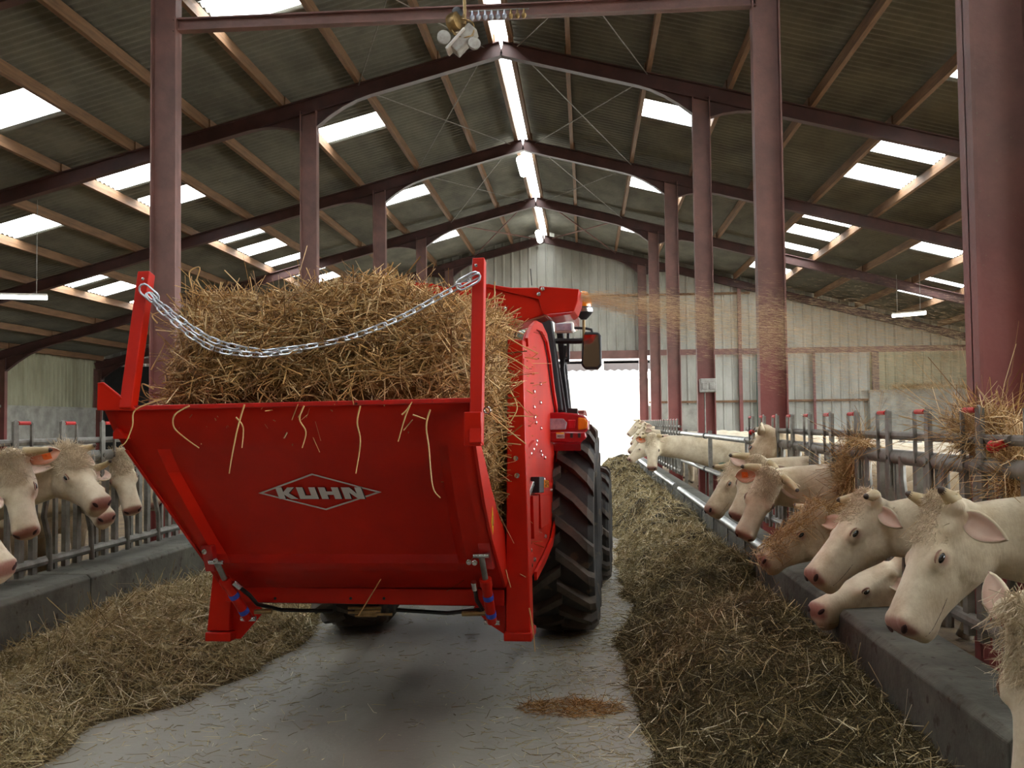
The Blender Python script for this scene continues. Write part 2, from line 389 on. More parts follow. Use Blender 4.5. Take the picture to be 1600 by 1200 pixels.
for si in (-1, 1):
    for ri, (d0, d1) in enumerate(ROWS):
        for bi in range(len(FR)-1):
            ya, yb = FR[bi], FR[bi+1]+(.25 if bi == len(FR)-2 else 0)
            cuts = sorted([s for s in panes.get((si, ri), []) if s[0] >= ya-.3 and s[0] < yb-.05]); y = ya
            for (p, q) in cuts:
                if p-y > .1: sheet_obj('roof_sheet', si, d0, d1, y, p, M['sheet'])
                sheet_obj('skylight_pane', si, d0+.04, d1-.04, p, min(q, yb), M['pane']); y = min(q, yb)
                portal((XC+si*(d0+d1)/2, (p+q)/2, rz((d0+d1)/2)+.08), (0, si*math.atan(SLOPE), 0), (d1-d0)*1.03, q-p)
            if yb-y > .05: sheet_obj('roof_sheet', si, d0, d1, y, yb, M['sheet'])
# ridge strip of dusty translucent sheet, crimped
for bi in range(len(FR)-1):
    rows = []
    for x in (XC-.10, XC+.06, XC+.24):
        rows.append([V(x, FR[bi]+j*.25, SHEET+.045-abs(x-XC-.06)*.3+(.03 if j % 2 else -.01)) for j in range(25)])
    MB().grid(rows).build('ridge_pane', M['ridgepane'], ceil, smooth=0)
# timber purlins, one per bay
pur_me = MB().span((-.04, 0, -.19), (.04, 6.0, 0)).mesh('purlin', M['timber'], 0)
for si in (-1, 1):
    for d in [.17]+PUR:
        for bi in range(len(FR)-1):
            link('purlin', pur_me, ceil, (XC+si*(d+(.012 if bi % 2 else -.012)), FR[bi], rz(d)-.028))
# steel portal frames
def i_section(mb, a, b, depth, width, up, tw=.012, tf=.018):
    a = Vector(a); b = Vector(b); d, s, n = frame_of(b-a, Vector(up))
    mb.bar(a, b, tw, depth, up)
    for k in (-1, 1): mb.bar(a+n*(k*(depth-tf)/2), b+n*(k*(depth-tf)/2), width, tf, up)
names = ['frame behind the camera', 'frame behind the camera', 'nearest frame, its right column at the right edge of the photo', 'second frame, with the cross tie at the top of the photo', 'third frame, carrying the first ridge beam seen whole', 'fourth frame from the camera', 'fifth frame from the camera', 'last frame against the far end wall']
for fi, y in enumerate(FR):
    fr = empty('portal_frame', (XC, y, 0)); tag(fr, 'maroon steel portal frame, '+names[fi], kind='structure')
    for sd in (-1, 1):
        mb = MB(); i_section(mb, (sd*HALF, 0, 0), (sd*HALF, 0, rz(HALF, BEAM_TOP)-.24), .31, .17, (1, 0, 0)); mb.build('column', M['maroon'], fr, smooth=0)
        mb = MB(); i_section(mb, (sd*WIDE, 0, 0), (sd*WIDE, 0, rz(WIDE, BEAM_TOP)-.24), .28, .15, (1, 0, 0)); mb.build('column', M['maroon'], fr, smooth=0)
        mb = MB(); dz = -.135*math.sqrt(1+SLOPE**2)
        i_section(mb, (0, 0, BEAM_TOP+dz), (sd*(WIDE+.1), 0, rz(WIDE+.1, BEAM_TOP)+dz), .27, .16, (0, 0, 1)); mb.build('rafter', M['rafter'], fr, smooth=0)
        for (c, dirs) in ((HALF, (-1, 1)), (WIDE, (-1,))):
            for dd in dirs:
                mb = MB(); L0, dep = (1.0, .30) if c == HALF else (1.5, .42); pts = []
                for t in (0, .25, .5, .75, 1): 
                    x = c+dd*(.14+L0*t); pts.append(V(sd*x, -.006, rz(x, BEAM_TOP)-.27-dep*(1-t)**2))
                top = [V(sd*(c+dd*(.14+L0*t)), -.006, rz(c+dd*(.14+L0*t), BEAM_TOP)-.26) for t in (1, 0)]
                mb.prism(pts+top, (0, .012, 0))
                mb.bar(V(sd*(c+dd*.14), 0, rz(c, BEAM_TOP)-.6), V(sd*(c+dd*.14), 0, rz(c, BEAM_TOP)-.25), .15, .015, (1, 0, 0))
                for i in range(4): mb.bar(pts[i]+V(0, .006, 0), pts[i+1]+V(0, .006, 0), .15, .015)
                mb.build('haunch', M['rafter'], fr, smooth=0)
    if fi == 3:
        mb = MB(); z = 6.42
        i_section(mb, (-HALF+.1, 0, z), (HALF-.1, 0, z), .15, .12, (0, 0, 1)); mb.build('cross_tie', M['maroon'], fr, smooth=0)
# wind bracing rods under the ridge bays
br = empty('roof_bracing', (XC, 0, 0)); tag(br, 'thin steel bracing rods crossing under the roof near the ridge', kind='structure')
for bi in (3, 4, 5, 6):
    for sd in (-1, 1):
        a, b = (.3, 2.6); y0, y1 = FR[bi]+.1, FR[bi+1]-.1
        for (p, q) in (((a, y0), (b, y1)), ((b, y0), (a, y1))):
            r = .010 if bi < 6 else .022
            MB().tube([V(sd*p[0], p[1], rz(p[0], BEAM_TOP)-.06), V(sd*q[0], q[1], rz(q[0], BEAM_TOP)-.06)], r, 6).build('brace_rod', M['maroon'] if bi == 6 else M['pipe'], br)
# ---- end wall: separate trapezoidal sheets on red rails
def clad_panel(par, x0, x1, zb0, zb1, zt0, zt1, mat, along='x', fixed=0.0, ribs=3, depth=.035, flip=1):
    n = ribs*4; xs = []; offs = []
    x0, x1 = x0-.012, x1+.012; w = (x1-x0)/ribs
    for r in range(ribs):
        for (f, dd) in ((0, 0), (.66, 0), (.76, 1), (.90, 1)): xs.append(x0+w*(r+f)); offs.append(dd)
    xs.append(x1-.004); offs.append(0)
    rows = []
    for e in range(2):
        row = []
        for x, o in zip(xs, offs):
            t = (x-x0)/(x1-x0); z = (zb0+(zb1-zb0)*t) if e == 0 else (zt0+(zt1-zt0)*t)
            row.append(V(x, fixed-flip*o*depth, z) if along == 'x' else V(fixed+flip*o*depth, x, z))
        rows.append(row)
    mb = MB().grid(rows)
    back = [[p+(V(0, .01*flip, 0) if along == 'x' else V(-.01*flip, 0, 0)) for p in r] for r in rows]
    mb.grid([list(reversed(r)) for r in back]); mb.grid([rows[1], back[1]]); mb.grid([back[0], rows[0]])
    return mb.build('cladding_panel', mat, par, smooth=0)
wb = empty('wall_back'); tag(wb, 'far end wall of grey ribbed sheets on maroon rails', kind='structure')
x = -18.6; DOOR0, DOOR1, DOORH = -5.0, 1.98, 3.92
while x < 15.9:
    x1 = x+.96; r0, r1 = rz(abs(x-XC))+.05, rz(abs(x1-XC))+.05
    if r0 > 4.2 and r1 > 4.2: clad_panel(wb, x, x1, 4.18, 4.18, r0, r1, M['clad'], fixed=YEND)
    if not (x1 > DOOR0 and x < DOOR1):
        if x < 9.3: clad_panel(wb, x, x1, .9, .9, 4.06, 4.06, M['clad'], fixed=YEND+.02)
        else: clad_panel(wb, x, x1, 2.62, 2.62, 4.06, 4.06, M['clad_green'], fixed=YEND+.02)
    x = x1
MB().span((-18.6, YEND-.12, 4.02), (DOOR0, YEND-.02, 4.22)).build('rail', M['maroon'], wb, smooth=0)
MB().span((DOOR0, YEND-.14, 3.92), (DOOR1, YEND-.02, 4.22)).build('lintel', M['maroon'], wb, smooth=0)
MB().span((DOOR1, YEND-.12, 4.02), (16, YEND-.02, 4.22)).build('rail', M['maroon'], wb, smooth=0)
MB().span((2.3, YEND-.10, 2.27), (10.3, YEND-.03, 2.35)).build('rail', M['timber'], wb, smooth=0)
MB().span((-9, YEND-.10, 6.2), (6, YEND-.04, 6.28)).build('rail', M['timber'], wb, smooth=0)
MB().span((2.2, YEND-.12, 0), (4.2, YEND-.03, 2.2)).build('block_panel', M['block'], wb, smooth=0)
MB().span((4.2, YEND-.08, 0), (10.2, YEND-.03, 1.0)).build('block_panel', M['block'], wb, smooth=0)
MB().span((10.1, YEND-.25, 0), (16.2, YEND+.05, 2.66)).build('block_panel', M['block'], wb, smooth=0)
MB().span((-18.6, YEND-.08, 0), (DOOR0, YEND-.0, 1.4)).build('block_panel', M['block'], wb, smooth=0)
for px_, w_, mt_ in ((5.6, .12, 'maroon'), (8.2, .07, 'maroon'), (6.2, .06, 'green'), (10.35, .22, 'maroon_edge'), (3.3, .14, 'maroon'), (-5.1, .2, 'maroon'), (2.06, .16, 'maroon'), (-8, .18, 'maroon'), (-12, .18, 'maroon')):
    top = 4.02 if mt_ != 'maroon' or px_ > 8 else rz(abs(px_-XC), BEAM_TOP)-.25
    MB().span((px_-w_/2, YEND-.2, 0), (px_+w_/2, YEND-.07, top)).build('wall_post', M[mt_], wb, smooth=0)
# far left corner: black panel added in place of a dark opening
sd = MB().span((-18.2, YEND-.2, .1), (-14.6, YEND-.13, 3.9)).build('dark_opening_panel', M['black'], wb, smooth=0)
portal(((DOOR0+DOOR1)/2, YEND+.1, DOORH/2), (-PI/2, 0, 0), DOOR1-DOOR0, DOORH)
# ---- left side wall
wl = empty('wall_left'); tag(wl, 'left side wall of olive ribbed sheets over a concrete base', kind='structure')
y = -7.0
while y < YEND-.1:
    y1 = min(y+1.0, YEND); clad_panel(wl, y, y1, 2.3, 2.3, 4.28, 4.28, M['clad_green'], along='y', fixed=-18.62, ribs=4)
    y = y1
MB().span((-18.75, -7, 0), (-18.5, YEND, 2.28)).build('block_panel', M['block'], wl, smooth=0)
MB().span((-18.62, -7, 2.28), (-18.44, YEND, 2.36)).build('rail', M['block'], wl, smooth=0)
# ---- right side: low wall with the side left open above it, sheets at both ends
wr = empty('wall_right'); tag(wr, 'right side wall, low concrete with an open side above', kind='structure')
MB().span((16.1, -7, 0), (16.3, YEND, 1.6)).build('block_panel', M['block'], wr, smooth=0)
y = 27.0
while y < YEND-.1:
    y1 = min(y+1.0, YEND); clad_panel(wr, y, y1, 1.6, 1.6, 4.2, 4.2, M['clad_green'], along='y', fixed=16.2, ribs=4, flip=-1); y = y1
MB().span((16.1, -7, 3.95), (16.25, YEND, 4.2)).build('rail', M['maroon'], wr, smooth=0)
portal((16.35, 10, 2.78), (0, PI/2, 0), 2.35, 34)
# ---- unseen wall behind the camera, closed and dark to cut light
wf = empty('wall_front'); tag(wf, 'unseen gable wall behind the camera, closed and darkened to cut light', kind='structure')
FD0, FD1, FDH = -1.43, -1.43, 4.1
MB().span((-18.6, -7.1, 0), (FD0, -7, 4.1)).build('block_panel', M['timber'], wf, smooth=0)
MB().span((FD1, -7.1, 0), (16.2, -7, 4.1)).build('block_panel', M['timber'], wf, smooth=0)
MB().prism([V(-18.6, -7.1, 4.1), V(16.2, -7.1, 4.1), V(XC, -7.1, SHEET)], (0, .1, 0)).build('gable_panel', M['timber'], wf, smooth=0)
# ---- neighbouring shed seen through the far doorway
nb = empty('neighbour_shed', (0, 47, 0)); tag(nb, 'pale shed with a brown fascia seen through the far doorway', 'shed')
MB().span((-14, 0, -.05), (12, .2, 3.7)).build('wall', M['yard'], nb, smooth=0)
MB().span((-14, -1.3, 4.05), (12, -1.2, 4.55)).build('fascia', M['brown'], nb, smooth=0)
MB().prism([V(-14, -1.3, 4.5), V(-14, 4, 5.3), V(-14, 4, 5.2), V(-14, -1.3, 4.4)], (26, 0, 0)).build('roof', M['yard'], nb, smooth=0)
mb = MB()
mb.grid([[V(-14+i*.06, -1.32, z+.03*math.sin(i*PI/3)) for i in range(434)] for z in (3.98, 4.07)]); mb.build('corrugated_edge', M['galv'], nb)
for px_ in (-4.2, .75, 5.5): MB().span((px_-.12, -1.5, -.05), (px_+.12, -1.25, 4.6)).build('post', M['white'], nb, smooth=0)
# ---- kerbs
kr = empty('trim_1'); tag(kr, 'right feed kerb of stained concrete', kind='structure')
KX0, KX1 = 1.45, 1.78
yk = 1.0; 
while yk < 33:
    y1 = min(yk+2.5, 33); MB().prism([V(KX0, yk+.006, 0), V(KX1, yk+.006, 0), V(KX1, yk+.006, .5), V(KX0+.03, yk+.006, .5), V(KX0, yk+.006, .47)], (0, y1-yk-.012, 0)).build('kerb_block', M['kerb'], kr, smooth=0, bevel=.008); yk = y1
for a, b in ((7.6, 15.4), (16.2, 20.6), (21.4, 27.5)):
    MB().tube([V(KX0+.02, a, .53), V(KX0+.02, b, .53)], .045, 12).build('edge_tube', M['galv'], kr)
    mb = MB()
    for q in np.arange(a+.3, b, 1.1): mb.span((KX0-.012, q, .36), (KX0+.02, q+.05, .53))
    mb.build('edge_clamp', M['galv'], kr, smooth=0)
kl = empty('trim_2'); tag(kl, 'left feed kerb of worn concrete', kind='structure')
yk = 2.0
while yk < 33:
    y1 = min(yk+2.5, 33); MB().prism([V(-3.73, yk+.006, 0), V(-4.2, yk+.006, 0), V(-4.2, yk+.006, .5), V(-3.76, yk+.006, .5), V(-3.73, yk+.006, .47)], (0, y1-yk-.012, 0)).build('kerb_block', M['kerb'], kl, smooth=0, bevel=.008); yk = y1
# ---- feed barriers with headlocks
def u_loop(h, w, r):
    pts = [V(0, 0, 0), V(0, 0, h-.03), V(0, .03, h), V(0, w-.03, h), V(0, w, h-.03), V(0, w, 0)]
    return pts
post_me = MB().span((-.018, -.032, 0), (.018, .032, .84)).mesh('post', M['pipe'], 0)
slim_me = MB().span((-.012, -.02, 0), (.012, .02, .84)).mesh('slim_post', M['pipe'], 0)
lever_me = MB().tube([V(0, .0, 0), V(0, -.02, .25), V(0, -.09, .42), V(0, -.05, .56), V(0, .0, .72), V(0, .0, .86)], .022, 8).mesh('lever', M['pipe'])
latch_mb = MB(); latch_mb.prism([V(-.05, -.028, -.2), V(-.05, .028, -.2), V(-.05, .034, .1), V(-.05, .030, .25), V(-.05, .018, .285), V(-.05, .0, .295), V(-.05, -.018, .285), V(-.05, -.028, .25)], (.012, 0, 0)); latch_mb.tube([V(-.06, .01, .0), V(.05, .01, .0)], .018, 8)
latch_mb.bar(V(-.03, .0, -.18), V(-.03, 0, .28), .02, .02)
latch_mb.bar(V(-.044, .20, -.02), V(-.044, .20, .27), .018, .018); latch_mb.bar(V(-.044, .0, .27), V(-.044, .20, .27), .014, .014)
latch_me = latch_mb.mesh('latch', M['pipe'], 30)
grip_me = MB().tube([V(-.044, .03, .27), V(-.044, .17, .27)], .014, 10).mesh('grip', M['grip'])
bolt_me = MB().lathe([(0, .011), (.008, .011), (.010, .006)], (0, 0, 0), (1, 0, 0), 6).mesh('bolt', M['chrome'])
def barrier(x, y0, y1, pitch, first, label, low=.52, mir=1):
    r = empty('feed_barrier', (x, y0, 0)); L = y1-y0; tag(r, label, 'feed barrier', 'headlock feed barriers along the passage')
    MB().tube([V(0, 0, 1.37), V(0, L, 1.37)], .045, 14).build('main_rail', M['pipe'], r)
    MB().tube([V(-.01*mir, .05, 1.50), V(-.01*mir, L-.05, 1.50)], .026, 10).build('lock_rail', M['pipe'], r)
    MB().tube([V(0, 0, low+.08), V(0, L, low+.08)], .035, 10).build('bottom_rail', M['pipe'], r)
    y = first
    while y < y1-.2:
        q = y-y0
        for dy in (.13, .30): link('post', post_me, r, (0, q+dy, low))
        link('slim_post', slim_me, r, (0, q-.02, low))
        lv = link('lever', lever_me, r, (-.03*mir, q+.48, low))
        lt = link('latch', latch_me, r, (0, q, 1.37)); 
        if mir < 0: lt.scale = (-1, 1, 1)
        g = link('grip', grip_me, lt)
        y += pitch
    for q in (0.02, L-.02): link('end_post', post_me, r, (0, q, low))
    return r
bar_r = barrier(1.9, 3.0, 11.45, .69, 3.32, 'near grey headlock feed barrier on the right kerb, with red grips')
bar_far = barrier(1.9, 19.4, 32.5, .69, 19.8, 'farthest headlock feed barrier on the right, by the far doorway')
bar_l = barrier(-4.1, 3.2, 16.5, .62, 3.45, 'left grey headlock feed barrier behind the cattle on the left', mir=-1)
# release knobs: red ball ended levers
for (par, yy) in ((bar_r, 4.55), (bar_r, 10.95)):
    q = yy-3.0; kb = MB().tube([V(-.03, q-.16, 1.505), V(-.03, q-.02, 1.505)], .02, 8).build('release_arm', M['pipe'], par)
    MB().ball((-.05, q-.02, 1.47), ((.03, 0, 0), (0, .03, 0), (0, 0, .03))).tube([V(-.045, q-.04, 1.475), V(-.04, q-.12, 1.49)], .02, 10).build('red_knob', M['grip'], par)
rg = empty('rail_fence', (1.9, 11.55, 0)); tag(rg, 'two bright galvanised rails on the right between the headlock barriers', 'fence')
for z in (1.37, .84):
    MB().tube([V(0, 0, z), V(0, 3.9, z)], .038, 14).build('rail', M['galv'], rg); MB().tube([V(0, 3.96, z), V(0, 7.7, z)], .038, 14).build('rail', M['galv'], rg)
    MB().tube([V(0, 3.86, z), V(0, 4.0, z)], .048, 14).build('joint_sleeve', M['black'], rg)
for q in (.05, 3.93, 7.65): MB().span((-.03+.07, q-.03, .08), (.03+.07, q+.03, 1.45)).build('post', M['pipe'], rg, smooth=0)
# pen dividers seen behind the rails
for (px_, label) in ((3.1, 'nearer pale post rail divider in the right pen'), (4.6, 'second pale post rail divider deeper in the right pen')):
    dv = empty('pen_divider', (px_, 13, 0)); tag(dv, label, 'fence', 'pen dividers in the right pen')
    for q in np.arange(0, 5.6, .7): MB().span((-.03, q-.035, .08), (.03, q+.035, 1.3)).build('bar', M['pipe'], dv, smooth=0)
    MB().tube([V(0, 0, 1.25), V(0, 5, 1.25)], .03, 10).build('rail', M['pipe'], dv)
wt = empty('water_bowl', (2.45, 16.5, 0)); tag(wt, 'green enamel cattle water bowl on a pipe behind the rails', 'water bowl')
MB().lathe([(.0, .05), (.04, .19), (.16, .22), (.17, .20), (.06, .16)], (0, 0, .72), (0, 0, 1), 20).build('bowl', M['green'], wt)
MB().tube([V(0, .0, .08), V(0, 0, .73)], .04, 10).build('stand_pipe', M['galv'], wt); MB().span((-.12, -.12, .08), (.12, .12, .11)).build('foot', M['galv'], wt, smooth=0)
# switch box on a column, lamps, motor cluster
sb = empty('switch_box', (2.12, 16.82, 2.1)); tag(sb, 'grey electric switch box on a maroon column above the rails', 'switch box')
MB().span((-.14, -.08, 0), (.14, .08, .24)).build('case', M['greybox'], sb, smooth=0, bevel=.015)
for dx in (-.06, .06): MB().span((dx-.045, -.095, .05), (dx+.045, -.078, .17)).build('socket_cover', M['greybox'], sb, smooth=0, bevel=.008)
MB().tube([V(-.05, .05, 0), V(-.05, .05, -.5), V(-.06, .05, -2.0)], .012, 8).build('conduit', M['pipe'], sb)
def tube_lamp(loc, d, L, label, wires=0, w=.07):
    t = empty('tube_lamp', loc); tag(t, label, 'lamp'); d = Vector(d).normalized()
    a, b = d*(-L/2), d*(L/2)
    MB().bar(a+V(0, 0, .05), b+V(0, 0, .05), w, .04).build('housing', M['white'], t, smooth=0)
    MB().tube([a, b], w*.55, 12).build('diffuser', M['lampglow'], t)
    for s in (-.35, .35): MB().tube([d*(s*L)+V(0, 0, .06), d*(s*L)+V(0, 0, .06+max(wires, .12))], .008, 6).build('hanger', M['pipe'], t)
tube_lamp((-1.52, 24.0, 8.1), (0, 1, .0), 1.3, 'nearer glowing tube lamp hung below the ridge', wires=.28, w=.19)
tube_lamp((-1.50, 32.4, 7.95), (0, 1, .0), 1.3, 'farther glowing tube lamp below the ridge, near the end wall', wires=.3, w=.19)
pR = at_y(1420, 491, 28.0); tube_lamp(pR, (1, -.9, 0), .95, 'tilted glowing tube lamp above the right pen', wires=rz(pR.x-XC)-pR.z-.25, w=.1)
pL = at_y(18, 464, 17.5); tube_lamp(pL, (1, .35, .0), 1.25, 'long tube lamp hanging on two rods over the left pen', wires=rz(XC-pL.x)-pL.z-.28, w=.08)
hm = empty('hoist_motor', at_y(722, 52, 10.2)); tag(hm, 'dusty motor and pulley cluster hanging from the cross tie', 'motor')
rt = Matrix.Rotation(.75, 3, 'Y') 
MB().box((.02, 0, -.08), (.13, .2, .32), rt.to_3x3()).build('housing', M['greybox'], hm, smooth=0, bevel=.015)
MB().box((-.06, -.02, -.1), (.03, .22, .3), rt.to_3x3()).build('cover_plate', M['white'], hm, smooth=0, bevel=.01)
MB().lathe([(0, .05), (.01, .10), (.05, .11), (.12, .10), (.14, .05)], (-.12, -.03, .09), (.8, -.5, .1), 18).build('motor_drum', M['brass'], hm)
MB().lathe([(0, .03), (.01, .07), (.05, .075), (.06, .03)], (-.20, -.05, -.07), (.3, -.9, 0), 16).build('pulley', M['greybox'], hm)
MB().lathe([(0, .03), (.01, .065), (.05, .07), (.06, .03)], (.13, -.05, -.16), (.3, -.9, .2), 16).build('pulley', M['greybox'], hm)
MB().lathe([(0, .03), (.01, .06), (.05, .06), (.06, .03)], (-.05, -.05, .19), (.3, -.9, .2), 16).build('pulley', M['black'], hm)
mb = MB()
for i in range(7):
    a = i*.9; mb.tube([V(.02+.12*math.cos(a+t*.8), -.08-.02*math.sin(t*2), .03+.09*math.sin(a+t*.7)-.02*i*.3) for t in np.linspace(0, 3, 12)], .008, 6)
mb.build('cable_coil', M['brass'], hm)
MB().tube([V(.03, 0, .0), V(.03, .02, .25), V(.02, .03, .46)], .018, 8).build('hanger', M['brass'], hm)
fx = at_y(770, 24, 10.85)
spg = empty('insulator_row', fx); tag(spg, 'row of small glass insulators clipped under the cross tie', 'insulator row')
for i in range(9): MB().lathe([(-.05, .012), (-.03, .028), (0, .03), (.02, .016), (.06, .012)], (-.24+i*.075, 0, 0), (0, 0, 1), 10).build('insulator', M['lens'] if i < 6 else M['brass'], spg)
MB().bar(V(-.28, 0, .06), V(.42, 0, .06), .02, .012).build('clip_rail', M['pipe'], spg, smooth=0)
# ================================================================== the straw blower on the tractor
TH = -math.radians(3.5)
mo = at_y(576, 1000, 5.1); mo.z = 0
MXA = Vector((math.cos(TH), math.sin(TH), 0)); MYA = Vector((-math.sin(TH), math.cos(TH), 0))
def to_local(p, o=mo): q = p-o; return Vector((q.dot(MXA), q.dot(MYA), q.z))
def hit(u, v, n, p0): d = sight(u, v); o = Vector((0, 0, EYE)); return o + d*((p0-o).dot(n)/d.dot(n))
def my(u, v, ly): return to_local(hit(u, v, MYA, mo+MYA*ly))
def mx(u, v, lx): return to_local(hit(u, v, MXA, mo+MXA*lx))
sbw = empty('straw_blower', mo, TH); tag(sbw, 'red mounted straw blower loaded with straw behind the tractor', 'straw blower')
# --- tailgate: concave scoop, hinged low, lip at the top
def lerp(a, b, t): return a+(b-a)*t
LIP, HINGE = -.86, -.04
rows_px = [  # (v, left u, left crease, right crease, right u, ly, recess)
    (640, 163, 205, 715, 744, -.86, 0.0), (676, 178, 220, 708, 742, -.77, 0.0), (690, 188, 228, 703, 741, -.745, .0), (704, 197, 246, 699, 742, -.72, .02),
    (740, 222, 262, 704, 748, -.62, .075), (790, 258, 290, 712, 757, -.48, .10), (840, 293, 318, 722, 768, -.33, .10), (866, 312, 334, 728, 775, -.245, .06), (880, 322, 340, 731, 779, -.2, .0), (918, 348, 352, 740, 790, -.05, .0)]
P = []
for (v, l, cl, cr_, r, ly, rec) in rows_px:
    tilt = -(13/570)
    row = []
    for k, u in enumerate([l, lerp(l, cl, .5), cl, cl+20] + [lerp(cl+20, cr_-14, t) for t in (.12, .25, .4, .55, .7, .85)] + [cr_-14, cr_, lerp(cr_, r, .5), r]):
        inner = 3 <= k <= 10
        row.append(my(u, v+(u-163)*tilt*(1 if v < 700 else max(0, 1-(v-700)/120)), ly+(rec if inner else 0)))
    P.append(row)
mb = MB().grid(P)
tg = mb.build('tailgate', M['red'], sbw, smooth=28)
so = tg.modifiers.new('thick', 'SOLIDIFY'); so.thickness = .012; so.offset = 1
mb = MB(); mb.bar(P[0][0]+V(0, .01, .004), P[0][-1]+V(0, .01, .004), .05, .022); mb.build('lip_bar', M['red_dirty'], tg, smooth=0, bevel=.004)
# scuffed strip under the lip
# cheeks
LXR = P[2][-1].x; 
ck = [mx(u, v, lx) for (u, v, lx) in ((739, 700, P[3][-1].x), (752, 698, P[3][-1].x), (764, 740, P[4][-1].x), (777, 795, P[5][-1].x), (789, 850, P[6][-1].x), (797, 908, P[8][-1].x-.01), (790, 922, P[9][-1].x), (770, 868, P[7][-1].x), (752, 770, P[4][-1].x))]
def cheek(side):
    pts = []
    for i in range(3, 10):
        a = P[i][-1 if side > 0 else 0]; pts.append(a+V(side*.004, -.006, 0))
    out = [p+V(0, lerp(.10, .30, min(1, i/4)), lerp(.02, .12, i/6)) for i, p in enumerate(pts)]
    mb = MB()
    for i in range(len(pts)-1):
        mb.prism([pts[i], pts[i+1], out[i+1], out[i]], (-side*.014, 0, 0))
    return mb.build('cheek_plate', M['red'], tg, smooth=0)
ckr = cheek(1); ckl = cheek(-1)
# left ear above the lip
e0 = my(152, 598, -.9); e1 = my(151, 641, -.9); e2 = my(216, 642, -.88); e3 = my(160, 597, -.9)
MB().prism([e0, e1, e2, e3], (0, .02, 0)).build('ear_plate', M['red'], tg, smooth=0, bevel=.004)
e = [my(u, v, -.80) for (u, v) in ((176, 676), (182, 668), (194, 680), (196, 686), (176, 686))]
MB().prism(e, (0, .05, 0)).build('hook', M['red'], tg, smooth=0, bevel=.004)
# logo: lozenge and four slanted block letters, laid on the curved panel plane
tgb = BVHTree.FromPolygons([v.co.copy() for v in tg.data.vertices], [tuple(p.vertices) for p in tg.data.polygons])
def local_dir(d): return V(d.dot(MXA), d.dot(MYA), d.z)
def on_gate(u, v):
    """the point of the tailgate sheet that shows at u, v, with its outward normal"""
    h = tgb.ray_cast(to_local(Vector((0, 0, EYE))), local_dir(sight(u, v)).normalized()); n = h[1]
    return h[0], (n if n.y < 0 else -n)
lgo = None
def decal(name, polys, mat, par, lift, th=.0015):
    mb = MB()
    for poly in polys:
        pts = []; k = len(poly)
        for i in range(k):
            (u, v), (u2, v2) = poly[i], poly[(i+1) % k]; m_ = max(1, int(math.hypot(u2-u, v2-v)/12))
            for j in range(m_):
                q, n = on_gate(u+(u2-u)*j/m_, v+(v2-v)*j/m_); pts.append(q+n*lift)
        q, n = on_gate(sum(p[0] for p in poly)/k, sum(p[1] for p in poly)/k)
        bm_n = len(pts); mb.prism(pts, n*-th)
    return mb.build(name, mat, par, smooth=0)
T, R_, B, L_ = (487.5, 739), (596, 768), (510, 796), (404, 769.5)
def inset(p, k): c = (499.5, 768.2); return (c[0]+(p[0]-c[0])*k, c[1]+(p[1]-c[1])*k)
loz = []
oc = [T, R_, B, L_]
for i in range(4):
    a, b = oc[i], oc[(i+1) % 4]
    for k in range(8):
        p = (a[0]+(b[0]-a[0])*k/8, a[1]+(b[1]-a[1])*k/8); q = (a[0]+(b[0]-a[0])*(k+1)/8, a[1]+(b[1]-a[1])*(k+1)/8); loz.append([p, q, inset(q, .925), inset(p, .925)])
lgo = decal('logo', loz, M['logo'], tg, .005)
def letter(x0, x1, strokes, y0=759.5, y1=777.5, slant=7.0):
    out = []
    for s in strokes:
        out.append([(x0+(x1-x0)*a + slant*(b-.0), y0+(y1-y0)*b) for a, b in s])
    return out
bxs = [((430.5, 459), [[(0, 0), (.34, 0), (.34, 1), (0, 1)], [(.34, .42), (.66, 0), (1.02, 0), (.62, .5)], [(.34, .42), (.62, .5), (1.02, 1), (.64, 1), (.34, .62)]]),
       ((463, 492), [[(0, 0), (.34, 0), (.34, .7), (0, 1)], [(.0, 1), (.34, .7), (.66, .7), (1, 1)], [(.66, 0), (1, 0), (1, 1), (.66, .7)]]),
       ((497, 528), [[(0, 0), (.34, 0), (.34, 1), (0, 1)], [(.34, .36), (.66, .36), (.66, .64), (.34, .64)], [(.66, 0), (1, 0), (1, 1), (.66, 1)]]),
       ((533, 564), [[(0, 0), (.32, 0), (.32, 1), (0, 1)], [(.32, 0), (.42, 0), (.68, 1), (.32, .45)], [(.42, 0), (.68, .55), (.68, 1)], [(.68, 0), (1, 0), (1, 1), (.68, 1)]])]
lets = []; shd = []
for (x0, x1), st in bxs:
    L = letter(x0, x1, st); lets += L; shd += [[(u+1.6, v+1.0) for u, v in p] for p in L]
decal('lettering_shade', shd, M['shadowline'], lgo, .006, .001)
decal('lettering', lets, M['logo'], lgo, .009, .001)
